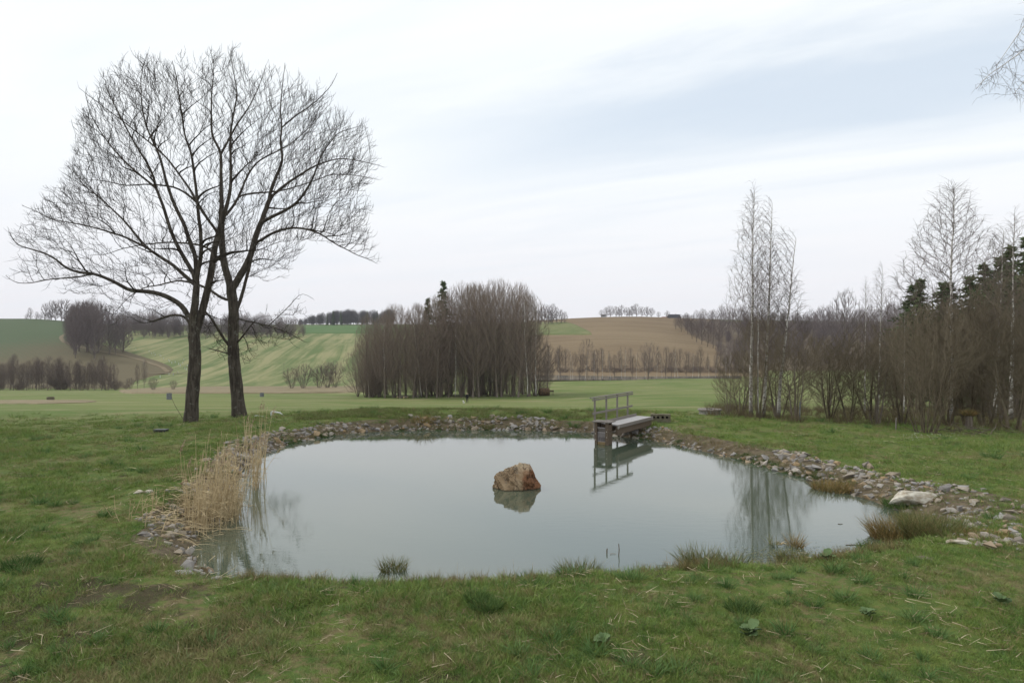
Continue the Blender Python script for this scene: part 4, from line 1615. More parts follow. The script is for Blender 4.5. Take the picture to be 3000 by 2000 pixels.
def hanging_birch():
    """twigs of a birch standing right of the frame reach into the top right corner"""
    rg = np.random.default_rng(31)
    Y0 = 17.0

    def W(a, b, Y=Y0):
        return ((a - CX) / F * Y, Y, H + (CY - b) / F * Y)
    T = Tree()
    bx, by = 2640, 1085
    foot = np.array(((bx - CX) / F * Y0, Y0, g1((bx - CX) / F * Y0, Y0) - 0.15))
    topz = H + (CY + 260) / F * Y0
    pts = [foot + np.array([0.02 * math.sin(i), 0, (topz - foot[2]) * i / 26]) for i in range(27)]
    T.path(pts, 0.17, 0.03, 0, -1, 0.05)
    n0 = len(T.P)
    for k, Q in enumerate([[(2640, 120), (2520, 20), (2430, 25), (2390, 70), (2352, 115), (2305, 150), (2265, 175), (2242, 205)],
                           [(2640, -60), (2500, -130), (2420, -60), (2360, 20), (2345, 60)],
                           [(2640, 220), (2500, 110), (2420, 130), (2370, 165), (2330, 215)],
                           [(2640, 0), (2500, -70), (2400, -20), (2352, 60), (2310, 120), (2290, 150)]]):
        Q = dens(Q, 16)
        W_ = [W(a, b, Y0 + (k - 1.5) * 0.5 * i / len(Q)) for i, (a, b) in enumerate(Q)]
        par_i = int(np.argmin([abs(p[2] - W_[0][2]) for p in T.P[:n0]]))
        T.path(W_, 0.035, 0.006, k + 1, par_i)
    P, par, tg, rad = T.arrays()
    n1 = len(P)
    poly = [(2352, 40), (2335, 95), (2290, 130), (2240, 170), (2236, 240), (2290, 200), (2352, 245), (2440, 230), (2460, 20), (2400, -80), (2350, -60)]
    x = rg.uniform(2220, 2470, 3000)
    y = rg.uniform(-90, 250, 3000)
    m = in_poly(x, y, poly)
    x, y = x[m], y[m]
    YY = Y0 + rg.uniform(-1, 1, len(x))
    A = np.stack([(x - CX) / F * YY, YY, H + (CY - y) / F * YY], 1)
    P2, par2, tg2 = colonize(P, par, tg, A[:700], 0.10, 1.2, 0.16, 60, -0.1, 0.13, 3, rg, 0.4)
    Rr = pipe_radii(par2, 0.003, 2.4)
    Rr[:n1] = rad
    for i in range(n1, len(P2)):
        Rr[i] = min(Rr[i], Rr[par2[i]] * 0.85)
    Rr = np.maximum(Rr, 0.003)
    sel = np.ones(len(P2), bool)
    sel[:n1] = False
    P3, par3, tg3, R3 = add_twigs(P2, par2, tg2, Rr, sel, 1, 0.22, 0.4, -0.2, 0.0032, rg, 2, -0.3)
    L = P3 - foot
    root = thing('birch_tree', 'hanging birch twigs entering from the right at the top corner', 'tree', foot)
    link('trunk', limb_mesh('trunk', L, par3, R3, tg3, 0, 8), M_birch, root)
    for k in range(1, 5):
        link('limb', limb_mesh('limb', L, par3, R3, tg3, k, 5), M_birch, root)
    link('crown', crown_mesh('crown', L, par3, R3, tg3 < 0, 0.02), M_birchtwig, root)


hanging_birch()

# ------------------------------------------------------------------ materials of the small things
def wood_fn(c1, c2):
    def fn(nt):
        p = nt.obj()
        r = nt.new('ShaderNodeObjectInfo').outputs['Random']
        g = nt.noise(nt.scaled(p, (2.2, 22, 22)), 3.0, 5, 0.65)
        w = nt.noise(p, 2.5, 4, 0.6)
        c = nt.mix(nt.step(g, 0.3, 0.7), c1, c2)
        c = nt.mix(nt.math('MULTIPLY', w, 0.35), c, tuple(v * 0.45 for v in c1))
        return nt.mix(nt.math('MULTIPLY', r, 0.30), c, tuple(v * 0.6 for v in c2)), g
    return fn


M_deck = material('weathered_pale_wood', wood_fn((0.40, 0.385, 0.375), (0.58, 0.56, 0.545)), 0.85, 0.004, 0.15)
M_wood = material('weathered_grey_wood', wood_fn((0.175, 0.155, 0.135), (0.320, 0.290, 0.262)), 0.85, 0.004, 0.15)
M_woodbrown = material('damp_brown_wood', wood_fn((0.095, 0.072, 0.052), (0.200, 0.155, 0.112)), 0.85, 0.004, 0.15)
M_sill = material('yellowed_wood', wood_fn((0.20, 0.145, 0.075), (0.30, 0.225, 0.12)), 0.85, 0.004, 0.15)
M_concrete = material('weathered_concrete', solid_noise((0.20, 0.19, 0.165), (0.33, 0.32, 0.29), 6.0, (0.13, 0.125, 0.09)), 0.9, 0.01, 0.15)
M_concretedark = material('mossy_concrete', solid_noise((0.115, 0.100, 0.070), (0.185, 0.165, 0.120), 7.0, (0.08, 0.075, 0.04)), 0.9, 0.01, 0.15)
M_steel = material('galvanised_steel', solid_noise((0.30, 0.27, 0.26), (0.42, 0.39, 0.38), 20.0), 0.5, 0, 0.4)
M_bolt = material('bright_bolt', solid_noise((0.6, 0.58, 0.52), (0.7, 0.68, 0.6), 20.0), 0.45, 0, 0.4)
M_dark = material('black_plastic', solid_noise((0.012, 0.014, 0.016), (0.03, 0.032, 0.035), 12.0), 0.5, 0, 0.4)
M_lid = material('dull_green_lid', solid_noise((0.055, 0.065, 0.055), (0.085, 0.095, 0.08), 12.0), 0.6, 0, 0.3)
M_white = material('white_plastic', solid_noise((0.62, 0.62, 0.60), (0.74, 0.74, 0.72), 6.0), 0.5, 0, 0.4)
M_greyblue = material('grey_blue_concrete', solid_noise((0.13, 0.14, 0.15), (0.21, 0.22, 0.235), 5.0), 0.85, 0.01, 0.15)
M_hole = material('hole_near_black', solid_noise((0.012, 0.010, 0.008), (0.03, 0.026, 0.02), 9.0), 0.95, 0, 0.1)  # near-black, for the hole plugs, ring floors and lid handles


def box(name, m, parent, c, half, axes=None, bevel=0.0, label=None):
    bm = bmesh.new()
    box_bm(bm, (0, 0, 0), half, None, bevel)
    o = link(name, bm_mesh(name, bm), m, parent)
    ax = axes or (Vector((1, 0, 0)), Vector((0, 1, 0)), Vector((0, 0, 1)))
    M = Matrix((ax[0], ax[1], ax[2])).transposed().to_4x4()
    M.translation = Vector(c)
    o.matrix_local = M
    if label:
        o['label'] = label
    return o


def build_sluice():
    """sluice box standing in the pond with its plank bridge to the bank"""
    a = Vector((0.545, 0.838, 0)).normalized()      # along the bridge, away from the water
    p = Vector((a.y, -a.x, 0))                      # to the right of it
    u = Vector((0, 0, 1))
    C0 = Vector((3.22, 26.6, 0))
    t = thing('sluice_bridge', 'weathered wooden sluice box with plank bridge and one handrail over the pond', 'footbridge', C0)

    def L(aa, pp, zz):
        return a * aa + p * pp + u * zz
    W, D = 0.57, 0.36
    ax_v = (p, a, u)
    ztop = 0.86
    # the box: two front posts with grooves, back posts, side walls of boards
    for pp in (0.045, W - 0.06):
        box('post', M_woodbrown, t, L(0.05, pp, 0.16), (0.06 if pp > 0.3 else 0.048, 0.05, ztop - 0.16), ax_v, 0.006)
    for pp in (0.05, W - 0.05):
        box('post', M_woodbrown, t, L(D - 0.04, pp, 0.16), (0.05, 0.045, ztop - 0.16), ax_v, 0.006)
    n = 5
    for k in range(n):
        z0 = -0.5 + k * (ztop + 0.42) / n
        h = (ztop + 0.42) / n
        for pp in (0.012, W - 0.002):
            box('side_board', M_woodbrown, t, L(D / 2 + 0.01, pp, z0 + h / 2), (0.014, D / 2 - 0.015, h / 2 - 0.006), ax_v, 0.003)
        box('back_board', M_woodbrown, t, L(D + 0.012, W / 2, z0 + h / 2), (W / 2, 0.014, h / 2 - 0.006), ax_v, 0.003)
    # what closes the front: dark damming boards behind, a grate and a sill
    for k in range(3):
        box('dam_board', M_wood, t, L(0.15, W / 2, 0.70 - k * 0.125 - 0.12), (W / 2 - 0.085, 0.018, 0.058), ax_v, 0.003)
    box('sill', M_sill, t, L(0.045, W / 2 - 0.005, 0.055), (W / 2 - 0.125, 0.035, 0.055), ax_v, 0.006)
    g = link('grate', None, None, t)
    for k in range(12):
        pp = 0.115 + k * (W - 0.25) / 11
        box('bar', M_steel, g, L(0.05, pp, 0.295), (0.0045, 0.0045, 0.185), ax_v)
    for z in (0.12, 0.475):
        box('grate_frame', M_steel, g, L(0.05, W / 2 - 0.008, z), (W / 2 - 0.12, 0.006, 0.007), ax_v)
    box('crossbar', M_steel, t, L(0.04, W / 2, 0.655), (W / 2 - 0.10, 0.012, 0.012), ax_v)
    # the lid with its overhang, two boards
    for k, (c, h) in enumerate(((0.06, 0.125), (0.325, 0.135))):
        box('lid_board', M_wood, t, L(c, W / 2 + 0.01, ztop + 0.028 + 0.004 * k), (W / 2 + 0.10, h, 0.022), ax_v, 0.006)
    for pp, z in ((0.045, 0.18), (0.045, 0.42), (W - 0.06, 0.30), (W - 0.06, 0.52)):
        box('bolt', M_bolt, t, L(-0.006, pp, z), (0.012, 0.008, 0.012), ax_v, 0.003)
    # bridge: two beams, planks across, a kerb board, the handrail
    zd, s0, s1, wl, wr = 0.76, 0.42, 3.95, 0.02, 0.79
    for pp in (wl + 0.07, wr - 0.05):
        box('beam', M_woodbrown, t, L((s0 + s1) / 2, pp, zd - 0.22), (0.045, (s1 - s0) / 2, 0.165), ax_v, 0.006)
    nn = 22
    for k in range(nn):
        w = (s1 - s0) / nn
        j = random.uniform(-0.012, 0.012)
        box('plank', M_deck, t, L(s0 + w * (k + 0.5), (wl + wr) / 2 + j, zd - 0.026 + random.uniform(-0.003, 0.003)), ((wr - wl) / 2 + 0.03, w / 2 - 0.007, 0.022), ax_v, 0.004)
    box('edge_board', M_wood, t, L((s0 + s1) / 2 - 0.05, wr + 0.055, zd - 0.055), (0.020, (s1 - s0) / 2 + 0.04, 0.065), ax_v, 0.005)
    box('kerb_board', M_wood, t, L((s0 + s1) / 2, wl + 0.05, zd + 0.045), (0.022, (s1 - s0) / 2, 0.05), ax_v, 0.005)
    box('bracket', M_bolt, t, L(s0 - 0.075, wr + 0.055, zd - 0.08), (0.03, 0.006, 0.06), ax_v, 0.003)
    rail = -0.075
    for aa in (0.16, 1.22, 2.28, 3.36):
        box('rail_post', M_wood, t, L(aa, rail, 0.98), (0.029, 0.034, 0.80), ax_v, 0.006)
    box('handrail', M_wood, t, L(1.82, rail, 1.80), (0.050, 2.02, 0.021), ax_v, 0.008)
    box('rail_board', M_wood, t, L(1.82, rail + 0.055, 1.72), (0.014, 1.98, 0.034), ax_v, 0.006)
    box('mid_rail', M_wood, t, L(1.80, rail + 0.058, 1.20), (0.014, 1.94, 0.040), ax_v, 0.006)
    bpy.context.view_layer.update()
    return t


build_sluice()


def tube_bm(bm, z0, z1, ro, ri, n=28, cx=0.0, cy=0.0):
    def ring(r, z):
        return [bm.verts.new((cx + r * math.cos(2 * math.pi * k / n), cy + r * math.sin(2 * math.pi * k / n), z)) for k in range(n)]
    A, B, C, D = ring(ro, z0), ring(ro, z1), ring(ri, z1), ring(ri, z0)
    for k in range(n):
        j = (k + 1) % n
        for P_, Q_ in ((A, B), (B, C), (C, D), (D, A)):
            bm.faces.new((P_[k], P_[j], Q_[j], Q_[k]))


def build_block():
    loc = at(1517, 30.6)
    loc.z = max(loc.z, 0.42)
    t = thing('concrete_block', 'dark mossy concrete block with four square holes right of the plank bridge', 'concrete block', loc, R(-6))
    bm = bmesh.new()
    w, h, d = 0.87, 0.33, 0.22
    xs = [-w / 2, -0.355, -0.245, -0.165, -0.055, 0.035, 0.145, 0.225, 0.335, w / 2]
    zs = [-0.1, 0.135, 0.245, h]
    grid = {}
    for i in range(len(xs) - 1):
        for k in range(3):
            if k == 1 and i in (1, 3, 5, 7):
                continue
            x0, x1, z0, z1 = xs[i], xs[i + 1], zs[k], zs[k + 1]
            for y in (-d / 2, d / 2):
                vs = []
                for (x, z) in ((x0, z0), (x1, z0), (x1, z1), (x0, z1)):
                    key = (round(x, 4), y, round(z, 4))
                    if key not in grid:
                        grid[key] = bm.verts.new((x, y, z))
                    vs.append(grid[key])
                bm.faces.new(vs)
    bm.edges.ensure_lookup_table()
    for e in [e for e in bm.edges if len(e.link_faces) == 1 and e.verts[0].co.y < 0]:
        v0, v1 = e.verts
        k0 = (round(v0.co.x, 4), d / 2, round(v0.co.z, 4))
        k1 = (round(v1.co.x, 4), d / 2, round(v1.co.z, 4))
        bm.faces.new((v0, v1, grid[k1], grid[k0]))
    link('block_body', bm_mesh('block_body', bm), M_concretedark, t)
    for x in (-0.30, -0.11, 0.09, 0.28):
        bm = bmesh.new()
        box_bm(bm, (x, d / 2 - 0.03, 0.19), (0.054, 0.02, 0.054))
        link('hole_plug', bm_mesh('hole_plug', bm), M_hole, t)  # near-black plug across the back of each opening


build_block()


def ring_thing(name, label, cat, px, Y, r, h, m, lid=None, group=None, sink=0.15):
    loc = at(px, Y)
    t = thing(name, label, cat, loc, 0.3, group)
    bm = bmesh.new()
    tube_bm(bm, -sink, h, r, r * 0.84)
    link('ring', bm_mesh('ring', bm), m, t)
    bm = bmesh.new()
    bmesh.ops.create_circle(bm, cap_ends=True, segments=24, radius=r * 0.845, matrix=Matrix.Translation((0, 0, h * 0.35)))
    link('inside', bm_mesh('inside', bm), M_hole, t)
    if lid:
        for sgn in (-1, 1):
            bm = bmesh.new()
            n = 16
            pts = [(sgn * (0.012 + (r + 0.05) * math.sin(math.pi * k / n)), (r + 0.05) * math.cos(math.pi * k / n)) for k in range(n + 1)]
            lo = [bm.verts.new((x, y, h + 0.002)) for x, y in pts]
            hi = [bm.verts.new((x, y, h + 0.062)) for x, y in pts]
            bm.faces.new(lo)
            bm.faces.new(hi)
            for k in range(n + 1):
                j = (k + 1) % (n + 1)
                bm.faces.new((lo[k], lo[j], hi[j], hi[k]))
            o = link('lid_half', bm_mesh('lid_half', bm), lid, t)
            o.rotation_euler = (0, R(1.2 * sgn), 0)
        for yy in (-0.14, 0.14):
            bm = bmesh.new()
            box_bm(bm, (0, yy, h + 0.075), (0.10, 0.012, 0.012))
            link('handle', bm_mesh('handle', bm), M_hole, t)
    return t


ring_thing('well_ring', 'low concrete well ring with a split wooden lid behind the block', 'well', 1630, 36.5, 0.56, 0.27, M_concrete, M_wood)
ring_thing('well_ring', 'low open concrete ring alone in the left meadow by the dry grass', 'well', 116, 112, 0.55, 0.50, M_concretedark)
ring_thing('drain_pipe', 'upright grey concrete pipe left of the two big trees', 'pipe', 388.5, 119, 0.42, 1.10, M_greyblue, None, 'upright concrete pipes in the meadow')
ring_thing('drain_pipe', 'smaller upright grey concrete pipe right of the two big trees', 'pipe', 601.5, 150, 0.42, 0.85, M_greyblue, None, 'upright concrete pipes in the meadow')


def meter_box():
    loc = hit(370, 992)
    t = thing('manhole_box', 'small black box with flat lid in the grass left of the trees', 'box', loc, R(4))
    box('box_body', M_dark, t, (0, 0, 0.03), (0.24, 0.17, 0.07), None, 0.008)
    box('lid', M_lid, t, (0, 0, 0.115), (0.265, 0.195, 0.012), None, 0.005)


meter_box()


def vent_pipes():
    for lab, px, py, ln, rise in [('white bent plastic pipe in the grass right of the big trees', 623, 948, 0.45, 0.22), ('pale pipe end lying at the foot of the dark ash', 586, 957, 0.5, 0.05)]:
        b = at(px, 36.0)
        t = thing('plastic_pipe', lab, 'pipe', b, 0, 'plastic pipes by the trees')
        T = Tree()
        T.path([(0, 0, -0.1), (0, 0, rise * 0.7), (0.02, 0, rise), (0.10, 0, rise + 0.02), (ln, 0.05, rise - 0.06), (ln + 0.15, 0.1, rise - 0.2)], 0.045, 0.040, 0)
        P, par, tg, rad = T.arrays()
        link('pipe_body', limb_mesh('pipe_body', P, par, rad, tg, 0, 10), M_white, t)


vent_pipes()


# ------------------------------------------------------------------ walker, dog
def skin(name, verts, edges, radii, m, sub=2, root=0):
    me = bpy.data.meshes.new(name)
    me.from_pydata(verts, edges, [])
    o = bpy.data.objects.new(name, me)
    COL.objects.link(o)
    md = o.modifiers.new('skin', 'SKIN')
    for i, r in enumerate(radii):
        sv = me.skin_vertices[0].data[i]
        sv.radius = (r, r) if not isinstance(r, tuple) else r
        sv.use_root = i == root
    o.modifiers.new('sub', 'SUBSURF').levels = sub
    o.modifiers['sub'].render_levels = sub
    bpy.context.view_layer.update()
    dg = bpy.context.evaluated_depsgraph_get()
    out = bpy.data.meshes.new_from_object(o.evaluated_get(dg))
    bpy.data.objects.remove(o)
    out.name = name
    out.materials.clear()
    for f in out.polygons:
        f.use_smooth = True
    for x in (m if isinstance(m, list) else [m]):
        out.materials.append(x)
    return out


def build_person():
    M_skin = material('skin', solid_noise((0.42, 0.27, 0.20), (0.50, 0.33, 0.25), 9.0), 0.6, 0, 0.3)
    M_jeans = material('dark_trousers', solid_noise((0.014, 0.016, 0.024), (0.025, 0.028, 0.04), 9.0), 0.9, 0, 0.1)
    M_jacket = material('black_jacket', solid_noise((0.010, 0.010, 0.012), (0.022, 0.022, 0.026), 9.0), 0.8, 0, 0.2)
    M_hair = material('grey_hair', solid_noise((0.12, 0.11, 0.10), (0.2, 0.19, 0.18), 30.0), 0.9, 0, 0.1)
    loc = at(1073, 119)
    t = thing('person', 'person in black jacket and dark trousers standing in the meadow with a dog', 'person', loc, R(10))
    V = [(0, 0, 0.95), (0, 0, 1.12), (0, 0.01, 1.32), (0, 0.01, 1.45), (0, 0, 1.53), (0, -0.01, 1.64), (0, -0.01, 1.72),
         (0.10, 0, 0.90), (0.12, -0.01, 0.50), (0.13, 0.03, 0.10), (0.14, -0.12, 0.035),
         (-0.10, 0, 0.90), (-0.11, 0.0, 0.50), (-0.12, 0.03, 0.10), (-0.14, -0.12, 0.035),
         (0.19, 0.01, 1.41), (0.25, 0.02, 1.13), (0.24, -0.07, 0.90), (0.24, -0.10, 0.80),
         (-0.19, 0.01, 1.41), (-0.25, 0.02, 1.13), (-0.25, -0.08, 0.90), (-0.25, -0.12, 0.80)]
    E = [(0, 1), (1, 2), (2, 3), (3, 4), (4, 5), (5, 6), (0, 7), (7, 8), (8, 9), (9, 10), (0, 11), (11, 12), (12, 13), (13, 14), (3, 15), (15, 16), (16, 17), (17, 18), (3, 19), (19, 20), (20, 21), (21, 22)]
    Rr = [(.16, .11), (.155, .11), (.17, .115), (.12, .09), .058, (.078, .095), (.07, .085), .095, .065, .048, .042, .095, .065, .048, .042, .068, .052, .04, .03, .068, .052, .04, .03]
    me = skin('body', V, E, Rr, [M_skin, M_jacket, M_jeans, M_dark], 2)
    for f in me.polygons:
        c = f.center
        arm = abs(c.x) > 0.165
        if c.z < 0.085:
            f.material_index = 3
        elif c.z > 1.50 or (arm and c.z < 0.86 and c.z > 0.70):
            f.material_index = 0
        elif c.z > 0.84:
            f.material_index = 1
        else:
            f.material_index = 2
    link('body', me, None, t)
    bm = bmesh.new()
    bmesh.ops.create_icosphere(bm, subdivisions=2, radius=0.105, matrix=Matrix.Translation((0, 0.012, 1.70)) @ Matrix.Diagonal((0.86, 1.0, 0.9, 1)))
    for v in [v for v in bm.verts if v.co.z < 1.69 and v.co.y < 0.03]:
        bm.verts.remove(v)
    link('hair', bm_mesh('hair', bm, True), M_hair, t)
    loc = at(1065.5, 117.5)
    d = thing('dog', 'small white dog sitting left of the person in the meadow', 'dog', loc, R(200))
    V = [(0.0, 0, 0.14), (0.06, 0, 0.28), (0.12, 0, 0.38), (0.16, 0, 0.47), (0.27, 0, 0.45), (0.02, 0.09, 0.05), (0.14, 0.09, 0.02), (0.02, -0.09, 0.05), (0.14, -0.09, 0.02),
         (0.14, 0.06, 0.20), (0.16, 0.06, 0.015), (0.14, -0.06, 0.20), (0.16, -0.06, 0.015), (-0.12, 0, 0.08), (-0.24, 0.02, 0.12), (0.15, 0.05, 0.55), (0.15, -0.05, 0.55)]
    E = [(0, 1), (1, 2), (2, 3), (3, 4), (0, 5), (5, 6), (0, 7), (7, 8), (2, 9), (9, 10), (2, 11), (11, 12), (0, 13), (13, 14), (3, 15), (3, 16)]
    Rr = [.13, .12, .10, .075, .035, .06, .03, .06, .03, .04, .025, .04, .025, .035, .015, .018, .018]
    M_fur = material('white_fur', solid_noise((0.62, 0.60, 0.56), (0.76, 0.74, 0.70), 8.0), 0.95, 0, 0.1)
    link('body', skin('dog_body', V, E, Rr, M_fur, 2), None, d)


build_person()


# ------------------------------------------------------------------ things at the grove and on the hills
def build_bale():
    M_straw = material('old_straw', solid_noise((0.075, 0.050, 0.032), (0.155, 0.105, 0.065), 3.0), 0.95, 0.08, 0.05)
    loc = at(1250, 146)
    t = thing('straw_bale', 'old dark brown round straw bale at the right end of the grove', 'bale', loc, R(8))
    bm = bmesh.new()
    n = 28
    prof = [(-1.1, 0.0), (-1.12, 0.62), (-1.06, 0.95), (-0.9, 1.03), (0.9, 1.03), (1.06, 0.95), (1.12, 0.62), (1.1, 0.0)]
    rings = []
    for x, r in prof:
        rings.append([bm.verts.new((x, r * 0.98 * math.cos(2 * math.pi * k / n) * (1 + random.uniform(-.02, .02)), 0.80 + r * 0.86 * math.sin(2 * math.pi * k / n) * (1 + random.uniform(-.03, .03)))) for k in range(n)])
    for A, B in zip(rings[:-1], rings[1:]):
        for k in range(n):
            bm.faces.new((A[k], A[(k + 1) % n], B[(k + 1) % n], B[k]))
    bmesh.ops.remove_doubles(bm, verts=bm.verts[:], dist=0.001)
    link('bale_body', bm_mesh('bale_body', bm, True), M_straw, t)
    for x in (-0.55, 0.0, 0.55):
        bm = bmesh.new()
        tube_bm(bm, x - 0.015, x + 0.015, 1.06, 1.0)
        o = link('twine', bm_mesh('twine', bm), M_dark, t)
        o.rotation_euler = (0, R(90), 0)
        o.scale = (0.86, 1.0, 1.0)
        o.location = (0, 0, 0.80)
    p = at(1264, 150)
    b = thing('invented_trough', 'invented brown wooden trough standing in for a plank just right of the straw bale', 'trough', p)  # invented trough, put where a plank lies beside the bale
    box('trough_side', M_woodbrown, b, (0, -0.22, 0.85), (0.75, 0.03, 0.18), None, 0.01)
    box('trough_side', M_woodbrown, b, (0, 0.22, 0.85), (0.75, 0.03, 0.18), None, 0.01)
    box('trough_bottom', M_woodbrown, b, (0, 0, 0.70), (0.75, 0.19, 0.03), None, 0.01)
    for x in (-0.6, 0.6):
        box('leg', M_woodbrown, b, (x, 0, 0.32), (0.04, 0.18, 0.35), None, 0.01)


build_bale()


def build_logs():
    M_logend = material('fresh_cut_wood', solid_noise((0.42, 0.30, 0.16), (0.55, 0.42, 0.25), 4.0), 0.9, 0, 0.1)
    base = at(926, 141)
    for i, (dx, z, ln, az, lab) in enumerate([(-0.5, 0.20, 1.5, 0.4, 'pale cut log leftmost on the ground before the grove'), (0.15, 0.22, 1.7, -0.2, 'longer cut log lying crosswise in the middle of the log heap'), (0.6, 0.18, 1.3, 0.9, 'short cut log rightmost of the heap before the grove')]):
        loc = base + Vector((dx, 0, z))
        t = thing('log', lab, 'log', loc, az, 'cut logs before the grove')
        T = Tree()
        T.path([(-ln / 2 + ln * k / 5, random.uniform(-.02, .02), 0) for k in range(6)], 0.2, 0.17, 0)
        P, par, tg, rad = T.arrays()
        link('bark', limb_mesh('bark', P, par, rad, tg, 0, 10), M_bark, t)
        for x, r in ((-ln / 2 - 0.003, 0.2), (ln / 2 + 0.003, 0.17)):
            bm = bmesh.new()
            bmesh.ops.create_cone(bm, cap_ends=True, segments=12, radius1=r, radius2=r, depth=0.02, matrix=Matrix.Translation((x, 0, 0)) @ Matrix.Rotation(R(90), 4, 'Y'))
            link('cut_end', bm_mesh('cut_end', bm), M_logend, t)


build_logs()


def build_houses():
    M_wall = material('white_render', solid_noise((0.60, 0.60, 0.60), (0.70, 0.70, 0.69), 0.8), 0.9, 0, 0.1)
    M_tile = material('dark_roof', solid_noise((0.035, 0.036, 0.044), (0.06, 0.06, 0.07), 0.8), 0.8, 0, 0.2)
    M_red = material('red_roof', solid_noise((0.17, 0.06, 0.04), (0.22, 0.09, 0.06), 0.8), 0.85, 0, 0.2)
    M_pane = material('window_glass', solid_noise((0.03, 0.035, 0.045), (0.05, 0.06, 0.07), 0.5), 0.15, 0, 0.5)

    def house(label, px, Y, w, d, h, roof_h, mroof, rz, dz=0.0):
        loc = at(px, Y)
        loc.z += dz
        t = thing('house', label, 'house', loc, rz)
        box('wall', M_wall, t, (0, 0, h / 2 - 1.0), (w / 2, d / 2, h / 2 + 1.0))
        bm = bmesh.new()
        e = 0.6
        if roof_h > 1:
            v = [bm.verts.new(c) for c in ((-w / 2 - e, -d / 2 - e, h - 0.2), (w / 2 + e, -d / 2 - e, h - 0.2), (w / 2 + e, d / 2 + e, h - 0.2), (-w / 2 - e, d / 2 + e, h - 0.2), (-w / 2 - e, 0, h + roof_h), (w / 2 + e, 0, h + roof_h))]
            for f in ((0, 1, 5, 4), (2, 3, 4, 5), (0, 4, 3), (1, 2, 5), (3, 2, 1, 0)):
                bm.faces.new([v[k] for k in f])
        else:
            box_bm(bm, (0, 0, h + 0.15), (w / 2 + 0.3, d / 2 + 0.3, 0.15))
        ro = link('roof', bm_mesh('roof', bm), mroof, t)
        if roof_h > 1:
            box('chimney', M_wall, ro, (w * 0.18, 0.2, h + roof_h), (0.35, 0.35, 0.9))
        for x in (-w * 0.28, w * 0.05, w * 0.32):
            f = box('window', M_wall, t, (x, -d / 2 - 0.03, h * 0.55), (0.62, 0.05, 0.72))
            box('pane', M_pane, f, (0, -0.055, 0), (0.5, 0.02, 0.6))
    house('house with dark pitched roof on the skyline left of the right wood', 1548, 668, 10.5, 8.0, 2.2, 3.6, M_tile, R(8), -1.8)
    house('small white flat-roofed building on the crest left of the skyline trees', 1386, 664, 4.6, 4.0, 2.6, 0.5, M_wall, R(-10), 0.2)
    house('small house showing only its red roof left of the dark-roofed house', 1528, 690, 6.0, 6.0, 1.5, 2.6, M_red, R(-5), -3.0)


build_houses()


def build_guards():
    M_guard = material('sapling_guard', solid_noise((0.55, 0.60, 0.55), (0.68, 0.72, 0.66), 2.0), 0.7, 0, 0.2)
    bm = bmesh.new()
    tube_bm(bm, -0.1, 1.35, 0.12, 0.10, 8)
    gm = bm_mesh('guard_tube', bm)
    gm.materials.append(M_guard)
    bm = bmesh.new()
    box_bm(bm, (0.17, 0, 0.75), (0.03, 0.03, 0.85))
    sm = bm_mesh('stake', bm)
    sm.materials.append(M_wood)
    pts = []
    for i in range(13):
        t = i / 12
        pts.append((340 + 76 * t + random.uniform(-3, 3), 811 + 33 * t ** 1.3 + random.uniform(-3, 3)))
    pts += [(312, 803), (300, 800), (424, 848), (430, 842), (420, 836), (408, 858), (398, 863), (388, 862), (368, 868), (428, 851), (414, 842), (422, 828)]
    for p in pts:
        loc = hit(*p)
        t = thing('sapling_guard', 'white sapling guard along the tip of the ploughed slope', 'tree guard', loc, random.random() * 6, 'white sapling guards at the field edge')
        link('guard_tube', gm, None, t)
        link('stake', sm, None, t)
    loc = hit(652, 862)
    t = thing('marker_pole', 'thin dark pole standing in the striped hay field right of the ashes', 'pole', loc)
    T = Tree()
    T.path([(0, 0, -0.2), (0.02, 0, 3.0), (0.05, 0, 6.5)], 0.07, 0.04, 0)
    P, par, tg, rad = T.arrays()
    link('pole_shaft', limb_mesh('pole_shaft', P, par, rad, tg, 0, 6), M_bark, t)
    box('crosspiece', M_wood, t, (0.04, 0, 5.6), (0.35, 0.04, 0.05))
    return


build_guards()


